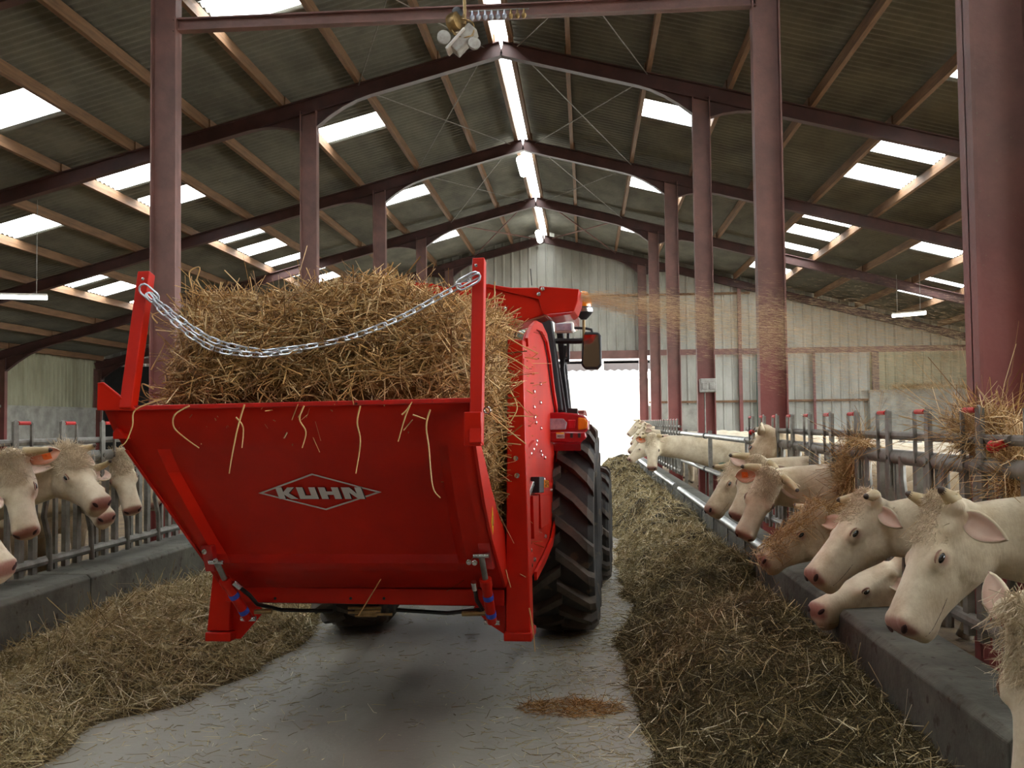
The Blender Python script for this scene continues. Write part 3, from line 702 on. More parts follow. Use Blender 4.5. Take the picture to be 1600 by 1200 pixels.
# --- chain posts on the tailgate corners
def post(u0, v0, u1, v1, wpx, ly0, ly1):
    a, b = my(u0, v0, ly0), my(u1, v1, ly1); w = wpx/FPX*4.25
    return MB().bar(a, b, w*.9, .06, (0, 1, 0)).build('chain_post', M['red'], sbw, smooth=0, bevel=.005), a, b, w
pR_, aR, bR, wR = post(744.5, 694, 749, 406, 22, -.89, -.70)
pL_, aL, bL, wL = post(200, 640, 229, 427, 24, -.87, -.70)
MB().span((-.036, -.035, -.07), (.04, .035, .08)).build('post_socket', M['red'], pR_, smooth=0, bevel=.005).location = my(740, 672, -.87)
lp = MB().tube([my(761, 641, -.90)+V(.014*math.cos(t), 0, .014*math.sin(t)) for t in np.linspace(0, 2*PI, 14)[:-1]], .004, 6, closed=True).build('safety_pin', M['chrome'], pR_)
for (par, u, v, ly) in ((pR_, 744, 415, -.75), (pR_, 746, 428, -.75), (pL_, 224, 436, -.75)):
    q = MB().lathe([(0, .008), (.006, .008), (.008, .004)], my(u, v, ly), (0, -1, 0), 8).build('bolt', M['chrome'], par)
# --- the slack chain
def catenary(a, b, sag, n, skew=.5):
    out = []
    for i in range(n+1):
        t = i/n; p = a.lerp(b, t); p = p.copy(); p.z -= sag*4*t*(1-t)*(1+ (skew-.5)*(1-2*t)); out.append(p)
    return out
hR = my(746, 431, -.78); hL = my(222, 449, -.78)
mid = my(440, 546, -.80)
ctrl = [hL, my(262, 484, -.79), my(330, 530, -.8), my(400, 548, -.8), my(440, 547, -.8), my(530, 532, -.8), my(620, 499, -.79), my(700, 456, -.78), hR]
def smooth_path(ct, per=24):
    out = []
    for i in range(len(ct)-1):
        p0, p1, p2, p3 = ct[max(i-1, 0)], ct[i], ct[i+1], ct[min(i+2, len(ct)-1)]
        for k in range(per):
            t = k/per; out.append(.5*((2*p1)+(p2-p0)*t+(2*p0-5*p1+4*p2-p3)*t*t+(3*p1-p0-3*p2+p3)*t**3))
    out.append(ct[-1]); return out
def chain_links(path, step):
    res = []; acc = 0; nxt = step/2
    for i in range(len(path)-1):
        seg = (path[i+1]-path[i]).length
        while acc+seg >= nxt:
            t = (nxt-acc)/seg; res.append((path[i].lerp(path[i+1], t), (path[i+1]-path[i]).normalized())); nxt += step
        acc += seg
    return res
LK = .060
def link_path(L, w): 
    pts = []; r = w/2; h = L/2-r
    for a in np.linspace(-PI/2, PI/2, 6): pts.append(V(h+r*math.cos(a), r*math.sin(a), 0))
    for a in np.linspace(PI/2, 3*PI/2, 6): pts.append(V(-h+r*math.cos(a), r*math.sin(a), 0))
    return pts
link_me = MB().tube(link_path(LK, .024), .0042, 6, closed=True).mesh('link', M['chain'])
big_me = MB()
for (h, nx) in ((hL, ctrl[1]), (hR, ctrl[-2])):
    d, s, n = frame_of(nx-h, Vector((0, 1, 0))); L = .12
    big_me.tube([h+d*(L*.40)+(d*p.x*2.2+s*p.y*1.9) for p in link_path(.055, .026)], .0052, 6, closed=True)
chn = big_me.build('chain', M['chain'], sbw); 
paths = [smooth_path(ctrl)]
c2 = [ctrl[0], my(258, 490, -.81), my(325, 541, -.82), my(395, 554, -.82), my(440, 551, -.82), my(470, 547, -.82)]; paths.append(smooth_path(c2))
for pth in paths:
    for i, (p, d) in enumerate(chain_links(pth, LK-.012)):
        if i == 0: continue
        dd, s, n = frame_of(d, Vector((0, 1, 0)))
        ang = .55 if i % 2 else -.75
        s2 = s*math.cos(ang)+n*math.sin(ang); n2 = dd.cross(s2)
        mtx = Matrix((dd, s2, n2)).transposed().to_4x4(); mtx.translation = p
        o = link('link', link_me, chn); o.matrix_local = mtx
# --- legs, crossbeam, gussets
def leg(side):
    if side > 0: q = [(792, 530), (816, 530), (829, 990), (790, 990)]; ft = (787, 831)
    else: q = [(333, 865), (362, 865), (358, 986), (323, 986)]; ft = (321, 361)
    pts = [my(u, v, 0.0) for u, v in q]
    pts[0].y = pts[1].y = .02
    mb = MB().prism(pts, (0, .14, 0)); o = mb.build('leg', M['red'], sbw, smooth=0, bevel=.006)
    zf = my(ft[0], 1001, 0).z; f = [my(ft[0], 988, -.012), my(ft[1], 988, -.012)]
    MB().span((f[0].x, -.02, zf), (f[1].x, .19, f[0].z)).build('foot', M['red'], o, smooth=0, bevel=.006)
    return o
leg_r = leg(1); leg_l = leg(-1)
a, b = my(352, 930, -.0), my(788, 930, -.0)
MB().span((a.x, .0, my(500, 943, 0).z), (b.x, .10, my(500, 918, 0).z)).build('crossbeam', M['red'], sbw, smooth=0, bevel=.005)
for u in (548, 600, 430): MB().lathe([(0, .008), (.003, .008)], my(u, 935, -.003), (0, -1, 0), 8).build('bolt_hole', M['black'], sbw, smooth=0)
gl = [my(u, v, .05) for u, v in ((358, 880), (372, 900), (412, 956), (376, 998), (358, 998))]
MB().prism(gl, (0, .012, 0)).build('gusset', M['red'], leg_l, smooth=0)
gr = [my(u, v, .05) for u, v in ((790, 900), (776, 905), (740, 950), (764, 975), (790, 992))]
MB().prism(gr, (0, .012, 0)).build('gusset', M['red'], leg_r, smooth=0)
# --- hydraulic cylinders
def cylinder(p0, p1, p2, hose, fit):
    r = MB().tube([p1-(p1-p0)*.1, p2], .026, 16).build('cylinder', M['red'], sbw)
    d = (p2-p1).normalized()
    MB().tube([p0, p1+d*.02], .015, 12).build('rod', M['pipe'], r)
    MB().tube([p1-d*.012, p1+d*.03], .031, 16).build('gland', M['red'], r)
    for k in (.38, .8): MB().tube([p1.lerp(p2, k)-d*.014, p1.lerp(p2, k)+d*.014], .0275, 16).build('sticker', M['blue'], r)
    s = V(.04, 0, 0)
    MB().tube([p0-s, p0+s], .013, 10).build('pin', M['chrome'], r); MB().tube([p2-s, p2+s], .015, 10).build('pin', M['chrome'], r)
    MB().tube(hose, .011, 8).build('hose', M['hose'], r)
    MB().tube([hose[0]-V(0, 0, .0), hose[0]+(hose[0]-hose[1]).normalized()*.05], .015, 10).build('fitting', M['chrome'], r)
    MB().tube(fit, .013, 10).build('union', M['brass'], r)
cylinder(my(338, 878, -.29), my(352, 908, -.23), my(388, 966, -.10), [my(375, 918, -.2), my(390, 930, -.16), my(402, 944, -.10), my(440, 953, .1), my(520, 955, .2)], [my(398, 956, -.08), my(425, 955, -.08)])
cylinder(my(752, 868, -.30), my(759, 908, -.23), my(769, 972, -.10), [my(742, 921, -.2), my(745, 938, -.16), my(754, 952, -.10), my(700, 958, .1), my(620, 953, .2)], [my(722, 959, -.08), my(762, 958, -.08)])
for (uu, vv, w) in (((313, 330), (853, 893), .02), ((745, 765), (842, 890), .02)):
    pl = [my(uu[0], vv[0], -.31), my(uu[1], vv[0], -.31), my(uu[1]+6, vv[1], -.25), my(uu[0]+8, vv[1], -.25)]
    MB().prism(pl, (0, .05, 0)).build('cylinder_bracket', M['red_dirty'], tg, smooth=0, bevel=.004)
for (u, v) in ((338, 876), (733, 878), (742, 879), (320, 862)):
    MB().lathe([(0, .014), (.008, .014), (.011, .008)], my(u, v, -.315), (0, -1, 0), 10).build('bolt', M['chrome'], sbw)
# --- chamber: side frames, floor, rotor wall
LX = my(829, 990, 0).x
def side_frame(side):
    out = [(815, 560), (818, 535), (824, 516), (832, 508), (841, 512), (849, 528), (855, 560), (861, 610), (866, 640), (867, 760), (865, 810), (858, 846), (846, 874), (832, 900), (826, 900)]
    lx = LX-.05; pts = [mx(u, v, lx) for u, v in out]
    pts[0].y = max(.03, pts[0].y); pts[-1].y = .06
    if side < 0:
        pts = [V(-p.x+2*my(577, 700, 0).x*.0, p.y, p.z) for p in pts]; pts = [V(my(333, 865, 0).x+.03, p.y, p.z) for p in pts]
    o = MB().prism(pts, (-side*.012, 0, 0)).build('side_frame', M['red'], sbw, smooth=0, bevel=.003)
    return o, pts
sfr, sp = side_frame(1); sfl, _ = side_frame(-1)
# raised outer rim following the arch, and stiffening channels
mb = MB()
for i in range(1, len(sp)-2): mb.bar(sp[i]+V(.018, 0, 0), sp[i+1]+V(.018, 0, 0), .05, .016, (1, 0, 0))
mb.build('rim_flange', M['red'], sfr, smooth=0)
def plate(name, uv, lift, th, mat, par):
    pts = [mx(u, v, LX-.05+lift) for u, v in uv]; return MB().prism(pts, (-th, 0, 0)).build(name, mat, par, smooth=0, bevel=.003)
plate('channel_cover', [(833, 775), (842, 773), (842, 835), (835, 842)], .03, .04, M['red'], sfr)
plate('channel_cover', [(844, 772), (860, 774), (859, 818), (846, 826)], .03, .04, M['red'], sfr)
plate('adjuster_plate', [(822, 705), (836, 688), (844, 694), (828, 716)], .02, .02, M['red'], sfr)
plate('rib', [(819, 560), (822, 560), (826, 800), (823, 800)], .03, .03, M['red'], sfr)
plate('link_rod', [(824, 778), (834, 752), (837, 754), (826, 784)], .03, .03, M['chrome'], sfr)
mk = plate('side_lamp', [(843, 745), (850, 745), (850, 770), (843, 770)], .055, .05, M['black'], sfr)
plate('amber_reflector', [(851, 750), (858, 750), (858, 762), (851, 762)], .05, .03, M['amber'], mk)
for (u, v) in ((833, 612), (833, 636), (834, 652), (836, 660), (843, 629), (844, 669), (837, 689), (836, 695), (832, 702), (828, 709), (843, 705), (845, 711), (850, 715), (822, 734), (838, 748), (849, 749), (860, 766), (851, 838), (834, 874), (826, 843), (827, 848), (828, 860), (829, 883), (843, 600)):
    o = link('bolt', bolt_me, sfr, mx(u, v, LX-.05+.012)); o.scale = (1.3, 1.2, 1.2)
for (u, v) in ((806, 716), (808, 743)):
    MB().lathe([(0, .014), (.008, .014), (.011, .007)], my(u, v, -.0), (0, -1, 0), 10).build('bolt', M['chrome'], leg_r)
# warning diamond on the right cheek
c0 = mx(768, 815, ckr and P[5][-1].x+.006)
MB().prism([c0+V(.004, 0, .075), c0+V(.004, .03, 0), c0+V(.004, 0, -.075), c0+V(.004, -.03, 0)], (.002, 0, 0)).build('warning_sticker', M['yellow'], ckr, smooth=0)
MB().prism([c0+V(.007, -.008, -.02), c0+V(.007, .008, -.02), c0+V(.007, .001, .03)], (.001, 0, 0)).build('warning_mark', M['shadowline'], ckr, smooth=0)
# floor, front wall and rotor housing
XL, XR = my(345, 900, 0).x, LX-.07
MB().span((XL, .08, .78), (XR, 1.15, .82)).build('chamber_floor', M['red'], sbw, smooth=0)
MB().span((XL, 1.15, .7), (XR, 1.2, 2.05)).build('front_wall', M['red'], sbw, smooth=0)
MB().lathe([(0, .62), (.0, .62), (.28, .62), (.28, .62)], my(640, 560, 1.1)+V(0, .12, -.1), (0, 1, 0), 28).build('rotor_housing', M['red'], sbw)
MB().span((XL+.05, .1, .62), (XR-.05, 1.1, .77)).build('underframe', M['black'], sbw, smooth=0)
mb = MB()
for (u, v, l) in ((570, 950, 52), (575, 955, 40), (566, 957, 44), (588, 960, 50), (572, 962, 34)):
    a = my(u-l/2, v, .05); b = my(u+l/2, v, .05); mb.tube([a, b], .008, 8)
mb.build('hydraulic_couplers', M['brass'], sbw)
for dx in (-.28, .28): MB().bar(V(my(576, 900, 0).x+dx, .9, .62), V(my(576, 900, 0).x+dx, 1.9, .55), .06, .09).build('lift_arm', M['black'], sbw, smooth=0)
# --- discharge chute over the cab
CY = 1.0
ch = [(640, 500), (655, 478), (680, 460), (700, 448), (724, 441), (742, 440), (765, 444), (798, 449), (841, 449), (848, 470), (850, 491), (800, 509), (778, 518), (760, 500), (735, 500), (700, 520)]
cho = MB().prism([my(u, v, CY) for u, v in ch], (0, .36, 0)).build('chute', M['red'], sbw, smooth=0, bevel=.008)
tp = [(843, 447), (905, 451.5), (903, 470), (897, 486), (850, 492), (846, 484), (840, 464)]
sp2 = MB().prism([my(u, v, CY-.012) for u, v in tp], (0, .384, 0)).build('spout_end', M['red'], cho, smooth=0, bevel=.006)
MB().prism([my(u, v, CY-.012) for u, v in ((852, 491), (897, 486.5), (890, 491), (860, 496))], (0, .38, 0)).build('spout_flap', M['red_dirty'], cho, smooth=0, bevel=.004)
MB().bar(my(762, 446, CY-.008), my(842, 465, CY-.008), .02, .012, (0, 1, 0)).build('seam', M['red'], cho, smooth=0)
for (u, v) in ((848, 452), (842, 460), (790, 483)): MB().lathe([(0, .013), (.008, .013), (.011, .007)], my(u, v, CY-.014), (0, -1, 0), 10).build('bolt', M['chrome'], cho)
# --- the load of straw
zs = [.84, 1.0, 1.2, 1.4, 1.58, 1.66, 1.78, 1.92, 2.06, 2.16, 2.24, 2.28]
def prow(z):
    for i in range(len(P)-1):
        if P[i][6].z >= z >= P[i+1][6].z:
            t = (P[i][6].z-z)/(P[i][6].z-P[i+1][6].z); return lerp(P[i][6].y, P[i+1][6].y, t), lerp(P[i][0].x, P[i+1][0].x, t), lerp(P[i][-1].x, P[i+1][-1].x, t)
    if z > P[0][6].z: return P[0][6].y, P[0][0].x, P[0][-1].x
    return P[-1][6].y, P[-1][0].x, P[-1][-1].x
lipL = my(243, 636, -.75).x; lipR = my(801, 620, -.05).x
rings = []; XRS = my(786, 700, -.05).x-.10
NL = 64
for i, z in enumerate(zs):
    fy, l, r = prow(z)
    if z <= 1.66: yf, xl, xr = fy+.14, l+.10, XRS
    else:
        t = (z-1.66)/(2.28-1.66); yf = lerp(-.76, -.42, t**2.2); xl = lerp(lipL, my(300, 440, -.4).x, t**1.3); xr = lerp(XRS+.05, my(745, 455, -.3).x, t**2.0)
    yb = 1.05 if z < 2.1 else lerp(1.05, .6, (z-2.1)/.2)
    if z <= 1.66: xr = XRS
    if i == len(zs)-1: yf += .12; xl += .2; xr -= .2
    ring = []; cx_, cy_ = (xl+xr)/2, (yf+yb)/2; hx, hy = (xr-xl)/2, (yb-yf)/2
    for j in range(NL):
        a = 2*PI*j/NL; c, s = math.cos(a), math.sin(a)
        x = cx_+hx*math.copysign(abs(c)**.38, c); y = cy_+hy*math.copysign(abs(s)**.38, s)
        # right of the tailgate the front face steps back so the side of the heap falls inside the frame
        if x > prow(min(z, 1.6))[2]-.03 and z < 1.75: y = max(y, lerp(-.42, fy+.12, .5) if z > 1.0 else fy+.1)
        w = .035*(math.sin(x*9+z*5)+math.sin(y*11-z*7+x*4))
        if z > 2.1: zz = z + .05*math.sin(x*6+1)+.03*math.sin(x*13) - .05*max(0, x-.1) - .04
        else: zz = z
        ring.append(V(x, y+ (w*.6 if z > 1.7 else 0), zz))
    rings.append(ring)
mb = MB().loft(rings); mb.f[-1] = mb.f[-1]
load = mb.build('straw_load', M['straw_core'], None, smooth=60); load.location = mo; load.rotation_euler = (0, 0, TH)
tag(load, 'golden straw heaped in the red straw blower behind the chain', 'straw', kind='stuff')
pts, nr = on_mesh(load.data, 26000, lambda c, n: np.where(c[:, 1] > .95, .05, 1)*np.where(n[:, 2] < -.5, 0, 1)*np.where((c[:, 2] < 1.64) & ((c[:, 0] < XRS-.12) | (n[:, 0] < -.3)), 0, 1)*np.where(c[:, 1] < .2, 1.6, 1))
rd = RNG.normal(size=pts.shape); rd -= (rd*nr).sum(1, keepdims=True)*nr*.55; rd[:, 2] *= .8
ln = RNG.gamma(4, .042, len(pts))+.04
hh = strands('straw', pts+nr*(RNG.random((len(pts), 1))**1.5*.10-.03), rd, ln, RNG.uniform(.0032, .0085, len(pts)), M['straw'], .5, load, 3, tri=True); hh['kind'] = 'stuff'
# stray stems standing out of the top and over the lip
tops = pts[(pts[:, 2] > 1.9)][:420]; rd = RNG.normal(size=tops.shape)*.6; rd[:, 2] = np.abs(rd[:, 2])+.7
hh = strands('loose_stems', tops+np.array([0, 0, .04]), rd, RNG.uniform(.08, .2, len(tops)), .0042, M['straw'], .9, load, 4, tri=True); hh['kind'] = 'stuff'
def hang(paths, r=.0042):
    mb = MB()
    for uvs, l0 in paths:
        mb.tube(smooth_path([my(u, v, l0+.0*i) for i, (u, v) in enumerate(uvs)], 5), [r*(1-.4*i/(5*(len(uvs)-1))) for i in range(5*(len(uvs)-1)+1)], 5)
    me = mb.mesh('hanging_stems', M['straw'], 60); a = me.attributes.new('shade', 'FLOAT', 'POINT'); a.data.foreach_set('value', np.full(len(me.vertices), .7, np.float32))
    o = link('hanging_stems', me, load); o['kind'] = 'stuff'
hang([([(258, 622), (212, 640), (207, 665), (197, 690), (186, 698)], -.91), ([(296, 634), (273, 648), (272, 668), (290, 685), (311, 700)], -.90), ([(382, 632), (371, 670), (362, 715), (358, 740)], -.91), ([(369, 652), (380, 668), (378, 700)], -.90),
      ([(475, 634), (468, 655), (478, 675), (472, 700)], -.90), ([(563, 634), (558, 660), (563, 690), (556, 740)], -.90), ([(640, 634), (632, 655), (622, 690)], -.90), ([(628, 648), (636, 640), (644, 628)], -.9),
      ([(672, 640), (666, 665), (670, 700), (676, 760), (688, 778)], -.90), ([(645, 648), (665, 655)], -.9), ([(770, 545), (800, 560), (826, 576)], -.3), ([(790, 525), (815, 540), (841, 552)], -.3), ([(745, 622), (780, 660), (822, 694)], -.75), ([(742, 628), (775, 650), (800, 662)], -.72),
      ([(795, 605), (808, 635), (800, 655), (790, 668)], -.1), ([(795, 650), (815, 650), (834, 651)], -.08), ([(760, 470), (775, 466), (790, 468)], -.3), ([(773, 470), (773, 440)], -.25), ([(240, 608), (222, 600), (228, 618), (243, 626)], -.6), ([(246, 505), (238, 492), (262, 485)], -.5), ([(236, 578), (246, 560), (258, 536)], -.5), ([(610, 470), (602, 445), (632, 438), (636, 470)], -.3), ([(520, 440), (517, 455), (512, 470)], -.3), ([(300, 450), (296, 425), (312, 418), (306, 440)], -.3),
      ([(790, 890), (798, 918)], -.06), ([(827, 950), (833, 985), (836, 1018)], -.02), ([(560, 962), (575, 938), (595, 905)], -.12)], .0042)
# --- chaff blown out of the spout
n = 75000
t = RNG.random(n)**.85; jo = my(905, 462, CY+.18); jw = mo+MXA*jo.x+MYA*jo.y+V(0, 0, jo.z)
far = at_y(1560, 528, 7.4); ax = far-jw; axn = np.array(ax.normalized())
t *= 1.7
c = np.array(jw)[None]+np.array(ax)[None]*t[:, None]
rad = (.025+.34*t)
off = RNG.normal(size=(n, 3))*rad[:, None]*np.array([.3, .9, .62]); c += off; c[:, 2] -= .10*t**2
c[:, 2] -= (RNG.random(n)**2*.75*t)
dd = np.tile(axn, (n, 1))+RNG.normal(size=(n, 3))*.06+off*.25*np.array([0, .3, .5]); dd[:, 2] -= .05*t
js = strands('straw_spray', c, dd, RNG.uniform(.015, .06, n), RNG.uniform(.0005, .0011, n)*(1.25-.35*np.minimum(t, 1)), M['jet'], .05, None, 2)
tag(js, 'brown jet of chaff blown right from the red spout', 'chaff', kind='stuff')
# ================================================================== tractor
to = mo+MYA*2.5; to.x += .0
tw = at_y(888, 975, 7.6); tx = to_local(tw, to).x
TRK = .83
to = to+MXA*(tx-TRK); TY = to_local(V(0, 7.6, 0), to).y; to = to+MYA*0.0
tr = empty('tractor', to, TH); tag(tr, 'dark red tractor with big lugged rear tyres carrying the straw blower', 'tractor')
def ty(u, v, ly): return to_local(hit(u, v, MYA, to+MYA*ly), to)
def wheel(x, y, R, w, name, nl):
    h = empty(name, (x, y, R), 0, tr)
    prof = [(-w*.36, R*.56), (-w*.44, R*.60), (-w*.5, R*.74), (-w*.49, R*.86), (-w*.42, R*.91), (-w*.2, R*.925), (0, R*.93), (w*.2, R*.925), (w*.42, R*.91), (w*.49, R*.86), (w*.5, R*.74), (w*.44, R*.60), (w*.36, R*.56)]
    mb = MB().lathe(prof, (0, 0, 0), (1, 0, 0), 48, closed=True)
    for sd in (-1, 1):
        for k in range(nl):
            a0 = 2*PI*(k+(.5 if sd > 0 else 0))/nl; vs = []
            for (fx, da, rb, rt, hw) in ((-.03, 0, .93, 1.0, .040), (.22, .12, .925, 1.0, .040), (.42, .25, .90, .985, .046), (.50, .31, .82, .93, .050)):
                for (rr, ww) in ((rb, 1.25), (rt, 1.0)):
                    for s in (-1, 1):
                        an = a0+da+s*hw*ww/1.0; r_ = rr*R; vs.append(V(sd*fx*w, math.cos(an)*r_, math.sin(an)*r_))
            fs = []
            for i in range(3):
                b, c_ = i*4, i*4+4
                fs += [(b+2, b+3, c_+3, c_+2), (b, b+2, c_+2, c_), (b+3, b+1, c_+1, c_+3)]
            fs += [(0, 1, 3, 2), (12, 14, 15, 13)]
            mb.add(vs, fs, 1)
    t_ = mb.build('tyre', [M['rubber'], M['lug']], h, smooth=30)
    rp = [(-w*.36, R*.57), (-w*.30, R*.5), (-w*.05, R*.46), (w*.05, R*.3), (w*.12, R*.3), (w*.12, .08), (w*.2, .08), (w*.2, .0)]
    sg = 1 if x > 0 else -1
    MB().lathe([(sg*a, b) for a, b in rp], (0, 0, 0), (1, 0, 0), 32).build('rim', M['white'], h)
    MB().lathe([(w*.36, R*.57), (w*.30, R*.5), (-w*.3, R*.5), (-w*.36, R*.57)], (0, 0, 0), (1, 0, 0), 32).build('rim_barrel', M['white'], h)
    return h
wheel(TRK, 0, .80, .50, 'rear_wheel', 20); wheel(-TRK, 0, .80, .50, 'rear_wheel', 20)
wheel(TRK+.06, 2.35, .58, .40, 'front_wheel', 18); wheel(-TRK-.06, 2.35, .58, .40, 'front_wheel', 18)
MB().tube([V(-TRK, 0, .8), V(TRK, 0, .8)], .11, 12).build('rear_axle', M['black'], tr)
MB().tube([V(-TRK, 2.35, .58), V(TRK, 2.35, .58)], .08, 12).build('front_axle', M['black'], tr)
MB().span((-.3, -.4, .55), (.3, 2.6, 1.05)).build('gearbox', M['black'], tr, smooth=0, bevel=.03)
MB().prism([V(-.38, .95, 1.0), V(-.38, 3.1, 1.0), V(-.38, 3.1, 1.35), V(-.38, 2.8, 1.55), V(-.38, .95, 1.7)], (.76, 0, 0)).build('bonnet', M['crimson'], tr, smooth=0, bevel=.03)
# fenders
for sd in (-1, 1):
    x0, x1 = sorted((sd*(TRK-.24), sd*(TRK+.16))); pts = []
    for a in np.linspace(2.34, 1.0, 9): pts.append(V(x0, .86*math.cos(a), .80+.90*math.sin(a)*1.0))
    inn = [p*1.0+V(0, .03 if p.y < 0 else -.02, -.05) for p in pts]
    mb = MB()
    for i in range(8): mb.prism([pts[i], pts[i+1], inn[i+1], inn[i]], (x1-x0, 0, 0))
    fd = mb.build('fender', M['crimson'], tr, smooth=30)
    if sd > 0:
        FY = -.80
        MB().prism([ty(u, v, FY) for u, v in ((852, 645), (880, 644), (900, 646), (914, 650), (919, 658), (919, 672), (914, 676), (852, 675))], (0, .22, 0)).build('lamp_housing', M['crimson'], fd, smooth=0, bevel=.012)
        MB().prism([ty(u, v, FY-.01) for u, v in ((852, 654), (880, 654), (886, 660), (884, 671), (852, 672))], (0, .03, 0)).build('tail_lamp', M['lens'], fd, smooth=0, bevel=.006)
        MB().prism([ty(u, v, FY-.006) for u, v in ((887, 656), (900, 656), (898, 670), (888, 671))], (0, .03, 0)).build('brake_lamp', M['redlens'], fd, smooth=0, bevel=.006)
        MB().prism([ty(u, v, FY-.012) for u, v in ((903, 652), (914, 653), (918, 660), (917, 670), (903, 672))], (0, .06, 0)).build('indicator', M['amber'], fd, smooth=0, bevel=.008)
        MB().prism([ty(u, v, FY) for u, v in ((852, 674), (914, 674), (916, 684), (908, 691), (890, 692), (852, 690))], (0, .16, 0)).build('lower_valance', M['crimson'], fd, smooth=0, bevel=.012)
        pt_ = MB().prism([ty(u, v, FY-.012) for u, v in ((869, 677), (882, 677), (882, 685), (869.5, 685))], (0, .008, 0)).build('number_plate', M['white'], fd, smooth=0)
        MB().prism([ty(u, v, FY-.0125) for u, v in ((869, 676), (881, 676), (881, 678.2), (869, 678))], (0, .008, 0)).build('plate_edge', M['yellow'], fd, smooth=0)
        mb = MB()
        for u0, w_, t_ in ((871.2, 2.2, 'N'), (874.2, 2.0, '8'), (877.2, 2.0, 'E'), (880, .6, 'I')):
            for (a, b, c_, d_) in {'N': [(0, 0, .3, 1), (.7, 0, 1, 1), (.3, .2, .7, .6)], '8': [(0, 0, .3, 1), (.7, 0, 1, 1), (.3, 0, .7, .2), (.3, .4, .7, .6), (.3, .8, .7, 1)], 'E': [(0, 0, .3, 1), (.3, 0, 1, .2), (.3, .4, .8, .6), (.3, .8, 1, 1)], 'I': [(0, 0, 1, 1)]}[t_]:
                mb.prism([ty(u0+w_*x_, 680+3.6*y_, FY-.0135) for x_, y_ in ((a, b), (c_, b), (c_, d_), (a, d_))], (0, .001, 0))
        mb.build('plate_lettering', M['black'], pt_, smooth=0)
        for u in (891, 903): MB().prism([ty(u, 677, FY-.01), ty(u+4, 677, FY-.01), ty(u+4, 684, FY-.01), ty(u, 684, FY-.01)], (0, .02, 0)).build('rubber_stop', M['black'], fd, smooth=0)
        MB().prism([ty(u, v, FY+.2) for u, v in ((886, 638), (902, 638), (902, 646), (886, 646))], (0, .1, 0)).build('step_grip', M['black'], fd, smooth=0)
# cab
CB = -.30
def pillar(name, uv0, uv1, w, ly0, ly1, mat='black'):
    a, b = ty(*uv0, ly0), ty(*uv1, ly1); return MB().bar(a, b, w, .09, (0, 1, 0)).build(name, M[mat], tr, smooth=0, bevel=.012), a, b
pr, pa, pb = pillar('cab_pillar', (872, 645), (852, 490), .085, CB-.12, CB)
MB().bar(V(-pa.x, pa.y, pa.z), V(-pb.x, pb.y, pb.z), .085, .09, (0, 1, 0)).build('cab_pillar', M['black'], tr, smooth=0, bevel=.012)
for sd in (-1, 1): MB().bar(V(sd*pa.x, 1.15, 1.2), V(sd*pb.x, .95, pb.z), .06, .06, (0, 1, 0)).build('cab_pillar', M['black'], tr, smooth=0, bevel=.01)
MB().bar(pa+V(.05, -.0, 0), pb+V(.03, -.0, 0), .025, .05, (0, 1, 0)).build('door_seal', M['hose'], tr, smooth=0)
ztop = pb.z
MB().span((-pb.x-.12, CB-.12, ztop), (pb.x+.16, 1.2, ztop+.13)).build('cab_roof', M['crimson'], tr, smooth=0, bevel=.03)
mt = bpy.data.materials.new('tinted_glass'); mt.use_nodes = True; bn = mt.node_tree.nodes['Principled BSDF']; bn.inputs['Base Color'].default_value = (.35, .40, .38, 1); bn.inputs['Transmission Weight'].default_value = 1; bn.inputs['Roughness'].default_value = .03; bn.inputs['IOR'].default_value = 1.1
MB().prism([V(-pb.x+.03, CB, ztop-.01), V(pb.x-.03, CB, ztop-.01), V(pa.x-.03, CB-.1, pa.z), V(-pa.x+.03, CB-.1, pa.z)], (0, .008, 0)).build('rear_window', mt, tr, smooth=0)
MB().span((-.45, .1, 1.0), (.45, .75, 1.25)).build('seat_base', M['black'], tr, smooth=0, bevel=.03)
MB().span((-.28, .1, 1.25), (.28, .25, 1.95)).build('seat_back', M['black'], tr, smooth=0, bevel=.04)
# work lamp, mirror, beacon
c0, c1 = ty(866, 503, CB-.2), ty(896, 519, CB-.2)
wl_ = MB().span((c0.x, c0.y, c1.z), (c1.x, c0.y+.09, c0.z)).build('work_lamp', M['white'], tr, smooth=0, bevel=.012)
MB().span((c0.x+.012, c0.y-.008, c1.z+.012), (c1.x-.012, c0.y+.01, c0.z-.012)).build('lens', M['lens'], wl_, smooth=0, bevel=.004)
MB().tube([ty(880, 503, CB-.15), ty(876, 497, CB-.12), ty(868, 492, CB-.1)], .014, 8).build('bracket', M['black'], wl_)
arm = MB().tube([ty(868, 533, CB), ty(900, 533, CB-.02), ty(916, 532, CB-.02)], .022, 10).build('mirror_arm', M['black'], tr)
MB().tube([ty(896, 512, CB), ty(915, 513, CB-.02), ty(924, 515, CB-.03), ty(926, 522, CB-.03)], .010, 8).build('stay', M['black'], arm)
mr_ = MB().prism([ty(u, v, CB-.06) for u, v in ((910, 521), (915, 518), (935, 519), (939, 524), (940, 570), (935, 577), (914, 577), (908, 570))], (0, .07, 0)).build('mirror', M['black'], tr, smooth=0, bevel=.012)
MB().prism([ty(u, v, CB-.064) for u, v in ((913, 523), (935, 523), (937, 569), (933, 573), (914, 573), (911, 568))], (0, .006, 0)).build('mirror_glass', pm('mirror_glass', lin(170, 174, 172), None, rough=.05, metal=1), mr_, smooth=0)
MB().tube([ty(912, 500, CB-.05), ty(913, 553, CB-.05)], .011, 8).build('beacon_stem', M['brass'], arm)
bc = empty('beacon', ty(912, 488, CB-.05), 0, tr)
MB().lathe([(-.055, .02), (-.02, .055), (.0, .07), (.035, .07), (.04, .06)], (0, 0, 0), (0, 0, 1), 20).build('beacon_base', M['black'], bc)
